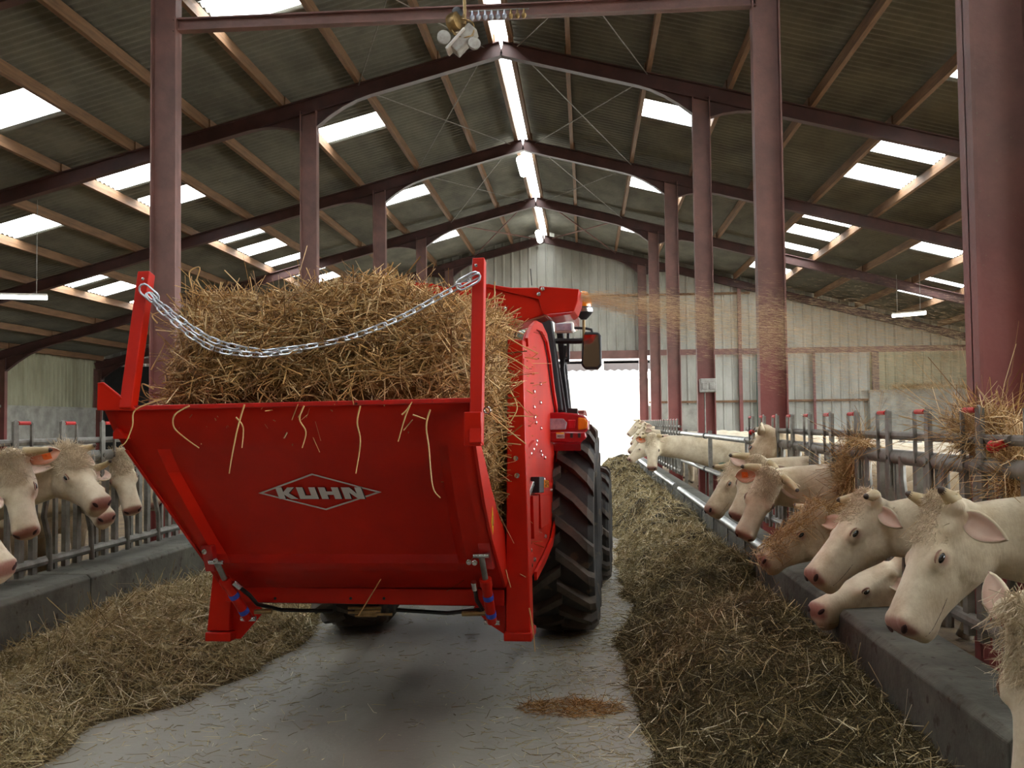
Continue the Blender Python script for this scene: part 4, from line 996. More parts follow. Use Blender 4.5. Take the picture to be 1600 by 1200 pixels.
MB().lathe([(.036, .058), (.08, .062), (.12, .055), (.15, .035), (.16, .012)], (0, 0, 0), (0, 0, 1), 20).build('beacon_lens', M['amber'], bc)
MB().lathe([(.0, .072), (.03, .072)], (0, 0, 0), (0, 0, 1), 20).build('chrome_band', M['chrome'], bc)
hb = empty('handrail', (0, 0, 0), 0, tr)
MB().tube([ty(884, 540, CB), ty(880, 575, CB), ty(888, 640, CB)], .012, 8).build('grab_rail', M['black'], hb)
MB().tube([ty(888, 520, CB), ty(888, 560, CB), ty(884, 562, CB)], .012, 8).build('mirror_post', M['black'], hb)
MB().span(ty(878, 557, CB), ty(890, 567, CB+.05)).build('clamp', M['black'], hb, smooth=0)
MB().bar(ty(876, 575, CB+.3), ty(886, 640, CB+.3), .04, .03, (0, 1, 0)).build('door_frame', M['black'], hb, smooth=0)
ant = MB().tube([ty(831, 446, CB+.3), ty(829, 420, CB+.3)], .004, 6).build('aerial', M['black'], tr)
# ================================================================== hay and silage along the kerbs
def bumps(x, y, seed, f=1.0):
    r = np.random.default_rng(seed); z = np.zeros_like(x)
    for k in range(14):
        a = r.random()*2*PI; q = f*(1.2+k*.75); z += np.sin((x*math.cos(a)+y*math.sin(a))*q+r.random()*6.28)/(1+k*.45)
    return z/3.2
def heap(name, x0, x1, y0, y1, nx, ny, hfun, mat):
    X, Y = np.meshgrid(np.linspace(x0, x1, nx), np.linspace(y0, y1, ny)); Z = hfun(X, Y)
    me = bpy.data.meshes.new(name); co = np.stack([X, Y, Z], -1).reshape(-1, 3)
    fs = [(i*nx+j, i*nx+j+1, (i+1)*nx+j+1, (i+1)*nx+j) for i in range(ny-1) for j in range(nx-1)]
    me.from_pydata(co.tolist(), [], fs); me.polygons.foreach_set('use_smooth', [True]*len(fs)); me.materials.append(mat); me.update()
    return link(name, me)
def sm(a, b, x): t = np.clip((x-a)/(b-a), 0, 1); return t*t*(3-2*t)
def h_right(X, Y):
    edge = .30+.16*bumps(X*0, Y, 3, .9)-.12*sm(6, 3.5, Y)
    lump = .5+.5*bumps(X, Y, 5, 1.6)
    prof = sm(edge-.05, edge+.55, X)*(1-.35*sm(1.15, 1.47, X))
    far = 1+.35*sm(8, 16, Y)
    return np.maximum(prof*(.20+.30*lump**1.3+.06*bumps(X, Y, 41, 4.2))*far+.030*bumps(X, Y, 8, 9)*sm(edge, edge+.2, X), -.02+.0*X)-.012
def h_left(X, Y):
    edge = -2.12+.28*bumps(X*0, Y, 13, 1.0)-.55*sm(6.2, 4.6, Y)-.15*sm(7, 9, Y)
    lump = .5+.5*bumps(X, Y, 15, 1.5)
    prof = sm(edge+.05, edge-.65, X)*(1-.45*sm(-3.2, -3.72, X))
    return prof*(.15+.24*lump)+.02*bumps(X, Y, 18, 9)*sm(edge, edge-.2, X)-.012
def cover(par, hf, x0, x1, y0, y1, n, lmean, wd, mat, ybias=1.6, zlift=.02, nmul=.6, shade=None, rmin=.004):
    y = y0+(y1-y0)*RNG.random(n)**ybias; x = x0+(x1-x0)*RNG.random(n); z = hf(x, y)
    k = z > rmin; x, y, z = x[k], y[k], z[k]; n = len(x)
    e = .02; gx = (hf(x+e, y)-z)/e; gy = (hf(x, y+e)-z)/e
    nrm = np.stack([-gx, -gy, np.ones(n)], -1); nrm /= np.linalg.norm(nrm, axis=1, keepdims=True)
    d = RNG.normal(size=(n, 3)); d -= nrm*(d*nrm).sum(1, keepdims=True)*nmul
    p = np.stack([x, y, z], -1)+nrm*(RNG.random((n, 1))*zlift)
    sc = 1+np.maximum(0, (y-8)/14)
    o = strands('blades', p, d, RNG.gamma(3, lmean/3, n)+.02, wd*sc*RNG.uniform(.6, 1.4, n), mat, .7, par, 3, shade=shade(x, y, z) if shade else None); o['kind'] = 'stuff'
    return o
pr_ = heap('silage_windrow', .02, 1.46, 2.2, 31, 60, 700, h_right, M['silage_core']); tag(pr_, 'long windrow of dark brown hay and silage along the right kerb', 'hay', kind='stuff')
mixsh = lambda x, y, z: np.clip(RNG.beta(1.6, 2.6, len(x))+.25*sm(9, 14, y)+.22*(bumps(x, y, 31, 1.3) > .35), 0, 1)
cover(pr_, h_right, .0, 1.45, 2.6, 9.0, 110000, .06, .0028, M['silage'], 1.25, .035, .75, mixsh)
cover(pr_, h_right, .0, 1.45, 8.6, 30.0, 36000, .12, .005, M['hay'], 1.5, .03, .7)
cover(pr_, h_right, .0, 1.45, 2.8, 9.0, 6000, .14, .004, M['hay'], 1.2, .05, .5)
pl_ = heap('hay_windrow', -3.74, -1.6, 3.6, 16, 80, 420, h_left, M['hay_core']); tag(pl_, 'long windrow of loose pale hay along the left kerb', 'hay', kind='stuff')
cover(pl_, h_left, -3.73, -1.6, 4.2, 9.5, 60000, .11, .0042, M['hay'], 1.15, .045, .7)
cover(pl_, h_left, -3.73, -1.7, 9, 15.5, 14000, .12, .006, M['hay'], 1.2, .04, .7)
cover(pl_, h_left, -3.73, -1.6, 4.2, 9.5, 3500, .2, .0045, M['hay'], 1.1, .08, .3)
# loose straw on the passage floor
x = np.concatenate([RNG.normal(.12, .34, 7500), RNG.normal(-2.1, .38, 3200), RNG.uniform(-3, .6, 1800)]); y = 2.8+11*RNG.random(len(x))**1.3
k = (x < .95); x, y = x[k], y[k]; n = len(x)
d = RNG.normal(size=(n, 3)); d[:, 2] *= .06
p = np.stack([x, y, np.full(n, .006)+np.maximum(0, np.maximum(h_right(x, y), h_left(x, y)))], -1)
ls = strands('floor_litter', p, d, RNG.gamma(2, .03, n)+.012, .0035, M['hay'], .6, None, 2); tag(ls, 'loose straw scattered on the concrete passage floor', 'straw', kind='stuff')
c0 = at_z(893, 1108, 0)
n = 900; a = RNG.random(n)*2*PI; r = np.sqrt(RNG.random(n)); p = np.stack([c0.x+.30*r*np.cos(a), c0.y+.17*r*np.sin(a), .005+.03*RNG.random(n)*(1-r)], -1); d = RNG.normal(size=(n, 3)); d[:, 2] *= .25
ls = strands('straw_wisp', p, d, RNG.gamma(3, .025, n)+.02, .0032, M['straw'], .7, None, 3, shade=RNG.random(n)*.5); tag(ls, 'small orange brown wisp of straw lying on the floor near the camera', 'straw', kind='stuff')
# straw caught on the right barrier
def clump(name, label, c, r, n, ln, mat=None, zs=1.0):
    a = RNG.normal(size=(n, 3)); a /= np.linalg.norm(a, axis=1, keepdims=True); k = RNG.integers(0, 9, n); cc = RNG.normal(size=(9, 3))*.42
    p = np.array(c)+(a*.62*RNG.random((n, 1))**.6+cc[k])*np.array(r)
    d = RNG.normal(size=(n, 3)); d -= a*(d*a).sum(1, keepdims=True)*.75; d[:, 2] *= zs
    o = strands(name, p, d, RNG.gamma(3, ln/3, n)+.04, RNG.uniform(.003, .006, n), mat or M['straw'], 1.8, None, 5, tri=True); return tag(o, label, 'straw', kind='stuff')
q = at_x(1548, 672, 1.98)
clump('straw_tuft', 'bushy tuft of straw resting on top of the near barrier', (q.x, q.y, q.z), (.16, .24, .16), 900, .20)
q = at_x(1325, 735, 1.88); clump('straw_tuft', 'hanging tuft of straw caught between the barrier posts', (q.x, q.y, q.z-.06), (.07, .16, .27), 900, .14, zs=1.8)
q = at_x(1345, 690, 1.86); clump('straw_tuft', 'small wisp of straw looped over the barrier rail', (q.x, q.y, q.z), (.05, .18, .05), 130, .18)
q = at_x(1590, 740, 1.92); clump('straw_tuft', 'straw hanging below the rail at the right edge of the photo', (q.x, q.y, q.z), (.06, .10, .16), 400, .14, zs=1.8)
q = at_y(1430, 602, YEND-.3); clump('straw_ledge', 'straw lying along the ledge of the far right wall', (12.4, YEND-.62, 2.74), (1.8, .06, .10), 900, .22)
# ================================================================== white cattle
def fur_mat(name, c1, c2):
    mt, nt, b = nodes_of(name); L = nt.links.new
    tc = N(nt, 'ShaderNodeTexCoord'); n1 = N(nt, 'ShaderNodeTexNoise', Scale=7.0, Detail=8.0, Roughness=.7); L(tc.outputs['Object'], n1.inputs['Vector'])
    cr = N(nt, 'ShaderNodeValToRGB'); cr.color_ramp.elements[0].position = .35; cr.color_ramp.elements[1].position = .62
    cr.color_ramp.elements[0].color = rgba(c1); cr.color_ramp.elements[1].color = rgba(c2); L(n1.outputs['Fac'], cr.inputs[0])
    at = N(nt, 'ShaderNodeAttribute', attribute_name='skin'); sp = N(nt, 'ShaderNodeSeparateColor'); L(at.outputs['Color'], sp.inputs[0])
    m1 = N(nt, 'ShaderNodeMix', data_type='RGBA'); L(sp.outputs[0], m1.inputs[0]); L(cr.outputs[0], m1.inputs[6]); m1.inputs[7].default_value = rgba(lin(168, 120, 104))
    m2 = N(nt, 'ShaderNodeMix', data_type='RGBA'); L(sp.outputs[1], m2.inputs[0]); L(m1.outputs[2], m2.inputs[6]); m2.inputs[7].default_value = rgba(lin(92, 78, 60))
    L(m2.outputs[2], b.inputs['Base Color']); b.inputs['Roughness'].default_value = .72; b.inputs['Specular IOR Level'].default_value = .25
    b.inputs['Sheen Weight'].default_value = .25
    n2 = N(nt, 'ShaderNodeTexNoise', Scale=95.0, Detail=4.0); mp = N(nt, 'ShaderNodeMapping'); mp.inputs['Scale'].default_value = (1, 1, .35); L(tc.outputs['Object'], mp.inputs[0]); L(mp.outputs[0], n2.inputs['Vector'])
    bp = N(nt, 'ShaderNodeBump', Strength=.35, Distance=.006); L(n2.outputs['Fac'], bp.inputs['Height']); L(bp.outputs[0], b.inputs['Normal'])
    return mt
M['fur'] = fur_mat('cream_coat', lin(204, 184, 150), lin(234, 220, 192))
M['fur_tan'] = fur_mat('tan_coat', lin(178, 154, 120), lin(214, 196, 164))
M['eye'] = pm('cow_eye', lin(20, 14, 12), None, rough=.08, coat=1)
M['lid'] = pm('eyelid', lin(176, 130, 104), lin(120, 84, 70), 30, .6)
M['nostril'] = pm('nostril', lin(58, 30, 28), None, rough=.5)
M['nose'] = pm('pink_nose', lin(186, 124, 110), lin(158, 98, 88), 14, .38)
M['earskin'] = pm('ear_skin', lin(228, 204, 186), lin(218, 180, 158), 6, .7)
M['earorange'] = pm('orange_ear_skin', lin(214, 160, 130), lin(196, 118, 76), 6, .7)
M['horn'] = pm('horn', lin(214, 194, 152), lin(180, 156, 112), 7, .45)
M['horntip'] = pm('horn_tip', lin(74, 58, 46), None, rough=.45)
M['tag'] = pm('ear_tag', lin(232, 110, 30), None, rough=.45)
def ringpts(c, n, s, top, bot, w, taper, k=20, e=.82):
    mid, hh = (top+bot)/2, (top-bot)/2; out = []
    for j in range(k):
        a = 2*PI*j/k; q, p = math.sin(a), math.cos(a)
        y = mid+hh*math.copysign(abs(q)**e, q); x = w*math.copysign(abs(p)**e, p)*(1-taper*max(0, 1-(y-bot)/(top-bot)))
        out.append(c+n*y+s*x)
    return out
HEAD = [(-.10, -.06, -.13, .055, .1), (-.04, -.005, -.20, .095, .2), (.04, .016, -.255, .118, .3), (.14, .020, -.285, .127, .38), (.25, .018, -.297, .129, .42), (.36, .012, -.290, .121, .42), (.48, .005, -.262, .104, .38), (.60, .000, -.232, .091, .30), (.72, -.004, -.208, .085, .20), (.82, -.006, -.194, .085, .12), (.90, -.010, -.186, .089, .08), (.955, -.022, -.176, .084, .05), (.985, -.040, -.158, .070, .0), (1.0, -.062, -.135, .046, .0)]
N_COW = 0
def cow(label, nose, poll, hint, face, body_x, body_y=None, wz=1.32, voxel=.017, horns=(.16, .16), hornfwd=.3, ears=((1, .0), (-1, .0)), tags=(1,), mat='fur', hair=160, scale=1.0, bodyrot=0.0, details=True, hairlen=.06, hs=None):
    """nose and poll in the barn's coordinates; face = -1 when the animal looks towards -X, +1 towards +X"""
    Nn, Pp = Vector(nose), Vector(poll); sc = scale; L = .54*sc
    a = (Nn-Pp).normalized(); Pp = Nn-a*L
    n = Vector(hint); n = (n-a*n.dot(a)).normalized(); s = a.cross(n).normalized()
    by = Pp.y if body_y is None else body_y
    f = Vector((face*math.cos(bodyrot), math.sin(bodyrot), 0)); lat = Vector((0, 0, 1)).cross(f)
    W = Vector((body_x, by, 0)); org = Vector((body_x, by, 0.08))
    root = empty('cow', org); tag(root, label, 'cow', 'white cattle at the feed passage')
    def loc(p): return p-org
    mb = MB()
    # head
    rings = [[loc(p) for p in ringpts(Pp+a*(t*L), n, s, tp*sc, bt*sc, w*sc, tpr)] for (t, tp, bt, w, tpr) in HEAD]; mb.loft(rings)
    for sd in (-1, 1):
        mb.ball(loc(Pp+a*(.43*L)+s*(sd*.090*sc)+n*(-.050*sc)), (a*.055*sc, s*.028*sc, n*.040*sc), 12, 8)   # brow and orbit
        mb.ball(loc(Pp+a*(.27*L)+s*(sd*.062*sc)+n*(-.175*sc)), (a*.125*sc, s*.050*sc, n*.105*sc), 12, 8)  # cheek
        mb.ball(loc(Pp+a*(.92*L)+s*(sd*.052*sc)+n*(-.055*sc)), (a*.045*sc, s*.030*sc, n*.038*sc), 12, 8)  # nostril wing
        mb.ball(loc(Pp+a*(.03*L)+s*(sd*.085*sc)+n*(-.02*sc)), (a*.04*sc, s*.05*sc, n*.04*sc), 10, 6)      # horn base
    mb.ball(loc(Pp+n*(-.01*sc)-a*(.012*L)), (a*.05*sc, s*.085*sc, n*.05*sc), 12, 8)
    mb.ball(loc(Pp+a*(.87*L)+n*(-.172*sc)), (a*.07*sc, s*.055*sc, n*.030*sc), 12, 8)                        # chin
    # neck
    K = W + f*.12 + Vector((0, 0, wz-.36)); H = Pp + a*(.10*L) - n*(.125*sc); H2 = H - n*.05
    mid = K.lerp(H, .5) + Vector((0, 0, .06)); up0 = Vector((0, 0, 1)); back = (-a*.75+n*.35).normalized()
    rings = []; m_ = 9
    for i in range(m_):
        t = i/(m_-1); p = K*(1-t)**2+mid*2*t*(1-t)+H2*t*t; tg_ = (mid-K)*(1-t)+(H2-mid)*t; tg_.normalize()
        u = up0.lerp(back if back.dot(up0) > -.2 else up0, t*.8); u = (u-tg_*u.dot(tg_)).normalized(); ss = tg_.cross(u)
        tt = t**.8; rings.append([loc(q) for q in ringpts(p, u, ss, .33*(1-tt)+.125*tt*sc, -(.36*(1-tt)+.15*tt*sc), .20*(1-tt)+.105*tt*sc, .15)])
    mb.loft(rings)
    # trunk
    zz = Vector((0, 0, 1)); TR = [(.40, wz-.40, .80, .13), (.28, wz-.12, .66, .22), (.10, wz, .60, .275), (-.2, wz-.005, .56, .32), (-.6, wz-.02, .55, .355), (-.95, wz, .62, .35), (-1.25, wz+.03, .72, .30), (-1.5, wz-.03, .84, .22), (-1.62, wz-.14, 1.0, .10)]
    mb.loft([[loc(p) for p in ringpts(W+f*x, zz, lat, tp, bt, w, .05, e=.78)] for (x, tp, bt, w) in TR])
    for sd in (-1, 1):
        mb.tube([loc(W+f*x+lat*(sd*y)+zz*z) for x, y, z in ((.1, .17, .95), (.12, .18, .72), (.13, .18, .46), (.11, .18, .26), (.12, .18, .16), (.15, .18, .085))], [.15, .10, .062, .042, .050, .062], 10)
        mb.tube([loc(W+f*x+lat*(sd*y)+zz*z) for x, y, z in ((-1.25, .16, 1.02), (-1.12, .19, .80), (-1.36, .19, .52), (-1.30, .19, .30), (-1.29, .19, .17), (-1.25, .19, .085))], [.21, .15, .062, .045, .050, .062], 10)
    mb.tube([loc(W+f*x+zz*z) for x, z in ((-1.55, wz-.02), (-1.66, wz-.12), (-1.69, .9), (-1.68, .55), (-1.68, .42))], [.04, .032, .024, .035, .02], 8)
    me0 = mb.mesh('body', M[mat], 0); tmp = bpy.data.objects.new('tmp', me0); C.objects.link(tmp)
    rm = tmp.modifiers.new('r', 'REMESH'); rm.mode = 'VOXEL'; rm.voxel_size = voxel; rm.use_smooth_shade = True
    sm_ = tmp.modifiers.new('s', 'SMOOTH'); sm_.factor = .5; sm_.iterations = 4 if voxel < .02 else 2
    dg = bpy.context.evaluated_depsgraph_get(); me = bpy.data.meshes.new_from_object(tmp.evaluated_get(dg)); bpy.data.objects.remove(tmp)
    me.name = 'body'; me.materials.clear(); me.materials.append(M[mat])
    nv = len(me.vertices); co = np.empty(nv*3, np.float32); me.vertices.foreach_get('co', co); co = co.reshape(-1, 3)
    pl = np.array(loc(Pp)); rel = co-pl; t = rel@np.array(a)/L; sv = rel@np.array(s); dv = rel@np.array(n); dist = np.linalg.norm(rel, axis=1)
    near = (dist < .75*sc) & (np.abs(sv) < .16*sc) & (dv > -.34*sc)
    pink = np.clip((t+dv/sc*.30-.912)/.035, 0, 1)*near*np.clip(1-(-dv/sc-.095)/.025, .12, 1)
    for sd in (-1, 1):
        e = np.array(loc(Pp+a*(.43*L)+s*(sd*.115*sc)+n*(-.056*sc))); de = np.linalg.norm((co-e)*1.0, axis=1); pink = np.maximum(pink, .75*np.clip(1.35-de/(.030*sc), 0, 1))
    pink = np.maximum(pink, .10*near*np.clip((t-.6)/.2, 0, 1))
    wz_ = co[:, 2]+.08; dirt = np.clip((.62-wz_)/.35, 0, .55)*(dist > .6); hoof = (wz_ < .15)*1.0; dirt = np.maximum(dirt, hoof)
    col = np.zeros((nv, 4), np.float32); col[:, 0] = pink; col[:, 1] = dirt; col[:, 3] = 1
    at = me.attributes.new('skin', 'FLOAT_COLOR', 'POINT'); at.data.foreach_set('color', col.reshape(-1))
    body = link('body', me, root)
    bvh = BVHTree.FromPolygons([Vector(c) for c in co], [tuple(p.vertices) for p in me.polygons])
    def surf(p, d, dflt):
        h = bvh.ray_cast(loc(p)+d*.3, -d, .45); return h[0] if h[0] is not None else loc(dflt)
    for sd in (-1, 1):
        d = (s*sd+n*.18-a*.0).normalized(); base = Pp+a*(.43*L)+n*(-.056*sc)
        q = surf(base+s*(sd*.05*sc), d, base+s*(sd*.115*sc)); r = .020*sc
        ax = (a*r*1.3, n*r*.72, s*(sd*r*.75)); eye = MB().ball(q-d*(r*.50), ax, 14, 10).build('eye', M['eye'], root, smooth=80)
        if details:
            lid = [q-d*(.004*sc)+a*(.030*sc*math.cos(t_))+n*(.018*sc*math.sin(t_)+ (.004*sc if math.sin(t_) > 0 else 0))-d*(.008*sc*abs(math.cos(t_))) for t_ in np.linspace(0, 2*PI, 15)[:-1]]
            MB().tube(lid, .0045*sc, 6, closed=True).build('eyelid', M['lid'], root, smooth=80)
        base = Pp+a*(.965*L)+n*(-.058*sc)+s*(sd*.046*sc); d = (a*.75+s*(sd*.55)+n*.15).normalized(); q = surf(base, d, base)
        MB().ball(q-d*.002, ((s*sd*.5-a*.45+n*.35).normalized()*.026*sc, (n*.9-s*sd*.4).normalized()*.013*sc, d*.008*sc), 10, 6).build('nostril', M['nostril'], root, smooth=80)
    if details:  # mouth line
        ml = []
        for tt, yy in ((.64, -.150), (.69, -.153), (.74, -.154), (.79, -.153), (.84, -.151), (.89, -.147), (.93, -.142), (.96, -.136)):
            ml.append((tt, yy))
        for sd in (-1, 1):
            pts = []
            for tt, yy in ml:
                base = Pp+a*(tt*L)+n*(yy*sc); q = surf(base, s*sd, base+s*(sd*.07*sc)); pts.append(q-s*(sd*.002))
            MB().tube(pts, .0024*sc, 5).build('mouth_line', M['nostril'], root, smooth=80)
    # ears
    for (sd, droop, *fwd) in ears:
        fw_ = fwd[0] if fwd else 0.0; es_ = fwd[1] if len(fwd) > 1 else 1.0
        b0 = Pp+a*(.07*L)+s*(sd*.105*sc)+n*(-.075*sc); e = (s*sd*.92+a*(fw_-.25)-n*.18+Vector((0, 0, -droop))).normalized()
        fw = (a*.35+n*.95); fw = (fw-e*fw.dot(e)).normalized(); wd_ = e.cross(fw)
        rows = []; EL = .205*sc*es_
        for i in range(10):
            t_ = i/9; w = .060*sc*es_*(math.sin(PI*min(1, .16+.84*t_))**.75)*(1.0 if t_ < 1 else 0)+.003; row = []
            for j in range(7):
                v = (j-3)/3; row.append(loc(b0+e*(EL*t_)+wd_*(v*w)+fw*((v*v-.55)*w*.75*(1-.35*t_))-fw*(.035*sc*t_*t_)))
            rows.append(row)
        mbe = MB().grid(rows); meE = mbe.mesh('ear', [M[mat], M['earorange' if sd in tags else 'earskin']], 80, fix=False)
        if meE.polygons[20].normal.dot(fw) > 0: meE.flip_normals()
        eo = link('ear', meE, root); so = eo.modifiers.new('t', 'SOLIDIFY'); so.thickness = .010*sc; so.offset = -1; so.material_offset = 1; so.material_offset_rim = 0
        if sd in tags:
            q = b0+e*(EL*.52)+fw*(-.012*sc); tgq = MB(); tgq.bar(loc(q-e*.026*sc+wd_*.01), loc(q+e*.026*sc+wd_*.01), .05*sc, .006, tuple(fw)); tgq.lathe([(0, .008), (.008, .008), (.01, .004)], loc(q+fw*.004), fw, 10)
            tgq.build('ear_tag', M['tag'], eo, smooth=0)
    # horns
    for sd, hl in zip((-1, 1), horns):
        if hl <= 0: continue
        b0 = Pp+a*(.0*L)+s*(sd*.085*sc)+n*(-.005*sc); pts = []; rs = []; m_ = 9
        for i in range(m_):
            t_ = i/(m_-1); pts.append(loc(b0+s*(sd*hl*hs[0]*t_)+n*(hl*hs[1]*(.5*t_+.5*t_*t_))+a*(hl*hs[2]*t_**1.6)) if hs else loc(b0+s*(sd*hl*(t_-.35*t_*t_*hornfwd*2))+n*(hl*hornfwd*1.1*t_*t_)+a*(hl*(.15*t_+hornfwd*.5*t_*t_)))); rs.append(sc*(.036-.020*t_**1.3))
        ho = MB().tube(pts, rs, 12).build('horn', M['horn'], root, smooth=60)
        MB().tube([pts[-2].lerp(pts[-1], .3), pts[-1], pts[-1]+(pts[-1]-pts[-2]).normalized()*.018], [rs[-1]*1.12, rs[-1]*1.0, rs[-1]*.35], 12).build('horn_tip', M['horntip'], ho, smooth=60)
    # curly poll hair
    hair *= 3
    if hair:
        t_ = RNG.random(hair)**1.4*.42-.06; x_ = RNG.normal(size=hair)*.045*sc; pts = []; ds = []
        for i in range(hair):
            base = Pp+a*(t_[i]*L)+s*x_[i]; h = bvh.ray_cast(loc(base)+n*.25, -n, .4)
            if h[0] is None: h = (loc(base), n)
            pts.append(h[0]+n*.006); ds.append(a*.9+n*.35+s*(RNG.normal()*.45+x_[i]*5))
        strands('poll_hair', np.array([tuple(p+d.normalized()*hairlen*.42) for p, d in zip(pts, ds)]), np.array([tuple(d) for d in ds]), RNG.uniform(.6, 1.3, hair)*hairlen, .0032, M['hair'], 1.8, root, 4, tri=False)['kind'] = 'stuff'
    root['head_frame'] = 1; del root['head_frame']
    return root, (Pp, a, n, s, L, bvh, org)
Y_ = at_y
R = dict(face=-1, body_x=2.72)
cow('big cream cow nearest the whole heads, in left profile with a stub horn', Y_(1381, 972, 4.15), Y_(1462, 796, 4.27), (-1, -.14, .45), horns=(.10, .10), hs=(.35, .80, .0), voxel=.013, ears=((1, .3), (-1, .40, .25, .88)), tags=(), body_y=4.28, hair=260, hairlen=.035, scale=1.08, **R)
cow('cream cow second from the big profile head, muzzle level over the kerb', Y_(1254, 892, 5.3), Y_(1352, 776, 5.45), (-.95, -.16, .5), horns=(.14, .13), hs=(.45, .40, .45), voxel=.014, ears=((1, .35), (-1, .45, .30, .72)), tags=(), body_y=5.08, hair=220, hairlen=.035, scale=1.04, **R)
cow('cow with its head lowest, muzzle on the kerb under its neighbour', Y_(1268, 940, 5.75), Y_(1395, 878, 6.0), (-.4, -.2, 1), horns=(.0, .0), voxel=.017, tags=(), hair=0, body_y=5.9, **R)
cowS = cow('cow with golden straw strewn over its forehead and neck', Y_(1180, 866, 6.6), Y_(1285, 786, 6.75), (-.7, -.2, .8), horns=(.0, .12), voxel=.016, tags=(), hair=60, mat='fur_tan', body_y=6.7, **R)
cow('horned cow facing the camera with a curly fringe and an orange ear', Y_(1160, 838, 7.4), Y_(1202, 745, 7.5), (-.28, -1.0, .2), horns=(.20, .16), hornfwd=.35, voxel=.015, ears=((1, .6), (-1, .3)), tags=(1,), body_y=7.5, hair=240, hairlen=.055, **R)
cow('horned cow just behind the curly fringed one, nose low by the kerb tube', Y_(1148, 806, 8.15), Y_(1182, 726, 8.3), (-.35, -.95, .3), horns=(.17, .19), hornfwd=.5, voxel=.018, tags=(), hair=200, hairlen=.05, **R)
cow('cow in profile with a pale straight horn, nose just above the kerb tube', Y_(1098, 793, 8.9), Y_(1148, 722, 9.1), (-.95, -.25, .4), horns=(.17, .17), hornfwd=.45, voxel=.018, tags=(), hair=60, mat='fur_tan', **R)
cow('cow turned away showing the back of its head, curved horn and brown ear', Y_(1152, 742, 9.8), Y_(1186, 690, 9.75), (-.55, .75, .35), horns=(.0, .15), hornfwd=.8, body_y=9.9, voxel=.020, tags=(1,), hair=60, mat='fur_tan', **R)
cow('cow at the bottom right corner with a hairy brow, head hanging out of the picture', Y_(1614, 1262, 2.75), Y_(1622, 992, 2.85), (-.60, -.70, .2), horns=(.13, .0), hornfwd=.3, voxel=.013, ears=((1, -1.6, 0, .72), (-1, .2)), tags=(), hair=420, hairlen=.075, body_x=2.72, face=-1)
# far right cluster
cow('first cow beyond the plain rails, head up and looking at the camera', Y_(1017, 731, 16.6), Y_(1019, 672, 16.9), (-.25, -.95, .2), horns=(.13, .13), voxel=.026, tags=(1,), hair=60, scale=1.12, details=False, **R)
for i, (u, v, y, w) in enumerate(((979, 716, 20.2, 'lowest'), (979, 704, 22.0, 'second lowest'), (983, 692, 24.0, 'middle'), (986, 684, 26.0, 'second highest'), (978, 677, 28.0, 'highest'))):
    q = Y_(u, v, y); cow('distant cow in the cluster by the doorway, its muzzle '+w+' of the five', q, q+V(.34, .14, .36), (-.8, -.3, .6), horns=(.12, .12), voxel=.03, tags=(1,), hair=0, details=False, **R)
# cows standing in the right pen
for (bx, by, rot, w) in ((3.6, 12.6, .15, 'first white cow standing behind the plain rails'), (3.9, 14.6, -.2, 'second white cow standing behind the plain rails'), (4.4, 18.2, .1, 'white cow standing farther back in the right pen')):
    q = V(bx-.75, by-.15, .62); cow(w, q, q+V(.30, .0, .42), (-.8, 0, .6), -1, bx, by, voxel=.03, horns=(.1, .1), hair=0, details=False, tags=(), bodyrot=rot)
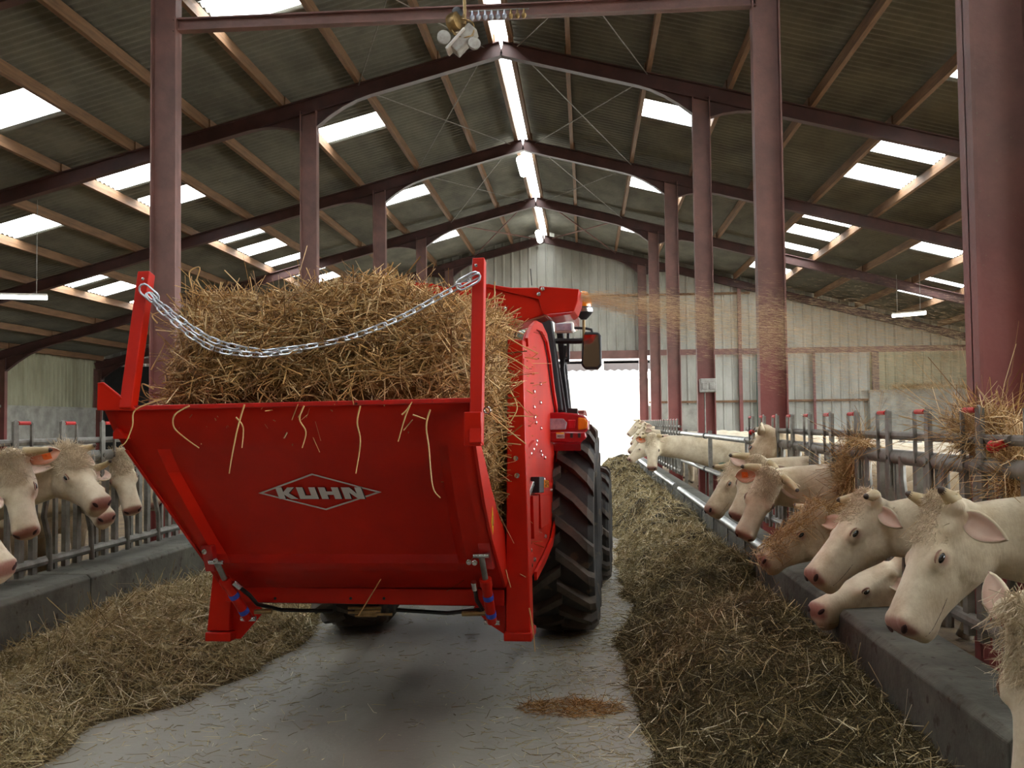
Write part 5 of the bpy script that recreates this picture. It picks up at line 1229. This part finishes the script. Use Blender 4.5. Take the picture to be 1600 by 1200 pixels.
# left side
Lf = dict(face=1, body_x=-5.0)
cow('left cow with a straight horn and an orange tag inside its ear', Y_(38, 832, 5.6), Y_(14, 712, 5.75), (.35, -.9, .3), horns=(.17, .14), hornfwd=.15, voxel=.016, ears=((1, .05), (-1, .05)), tags=(-1,), hair=220, hairlen=.05, scale=.97, **Lf)
cow('left cow whose pink muzzle alone shows at the photo edge', Y_(12, 880, 4.95), Y_(-62, 782, 5.1), (.6, -.5, .6), horns=(.1, .1), voxel=.018, tags=(), hair=0, body_y=4.9, **Lf)
cow('left cow with a pale tousled fringe, in profile towards the machine', Y_(165, 778, 6.6), Y_(98, 700, 6.8), (.72, -.45, .6), horns=(.14, .14), hornfwd=.4, voxel=.016, ears=((1, .1), (-1, .1)), tags=(), body_y=6.62, hair=380, hairlen=.09, scale=1.04, **Lf)
cow('left cow showing a muzzle and horn behind the tousled one', Y_(170, 803, 7.35), Y_(120, 728, 7.6), (.6, -.6, .5), horns=(.19, .15), hornfwd=.6, voxel=.018, tags=(), body_y=7.38, hair=160, hairlen=.04, **Lf)
cow('left horned cow with a broad curly forehead beside the red tailgate', Y_(208, 796, 7.9), Y_(182, 706, 8.05), (.45, -.88, .25), horns=(.18, .16), hornfwd=.6, voxel=.016, tags=(-1,), body_y=8.14, hair=320, hairlen=.05, **Lf)
cow('left cow half hidden behind the red tailgate edge', Y_(242, 788, 8.9), Y_(222, 722, 9.05), (.4, -.85, .3), horns=(.14, .14), voxel=.020, tags=(1,), hair=60, mat='fur_tan', **Lf)
# straw on the back of the strewn cow
Pp, a, n, s, L, bvh, org = cowS[1]; pts = []; nn = []
for i in range(620):
    t_ = RNG.random()**.8*1.45-.62; x_ = RNG.normal()*.06; b = Pp+a*(t_*L)+s*x_; h = bvh.ray_cast(b-org+V(0, 0, .5)+V(0, -.1, 0), V(0, .15, -1).normalized(), 1.0)
    if h[0] is None: continue
    pts.append(tuple(h[0]+org)); nn.append(tuple(h[1]))
pts = np.array(pts); nn = np.array(nn); d = RNG.normal(size=pts.shape)+np.array(a)*.8; d -= nn*(d*nn).sum(1, keepdims=True)*.95
so_ = strands('straw_blanket', pts+nn*(RNG.random((len(pts), 1))*.022+.003), d, RNG.gamma(3, .035, len(pts))+.05, .0042, M['straw'], .8, None, 4, tri=True); tag(so_, 'straw strewn over the head and neck of one cow', 'straw', kind='stuff')
mz = Pp+a*(.97*L)-n*.04
pts = np.array([tuple(mz+V(RNG.normal()*.03, RNG.normal()*.03, RNG.normal()*.02)) for i in range(24)]); d = RNG.normal(size=(24, 3)); d[:, 2] = -np.abs(d[:, 2])
so_ = strands('straw_mouthful', pts, d, RNG.uniform(.1, .24, 24), .004, M['straw'], .9, None, 4, tri=True, sag=.3); tag(so_, 'few straws hanging from the muzzle of the strewn cow', 'straw', kind='stuff')
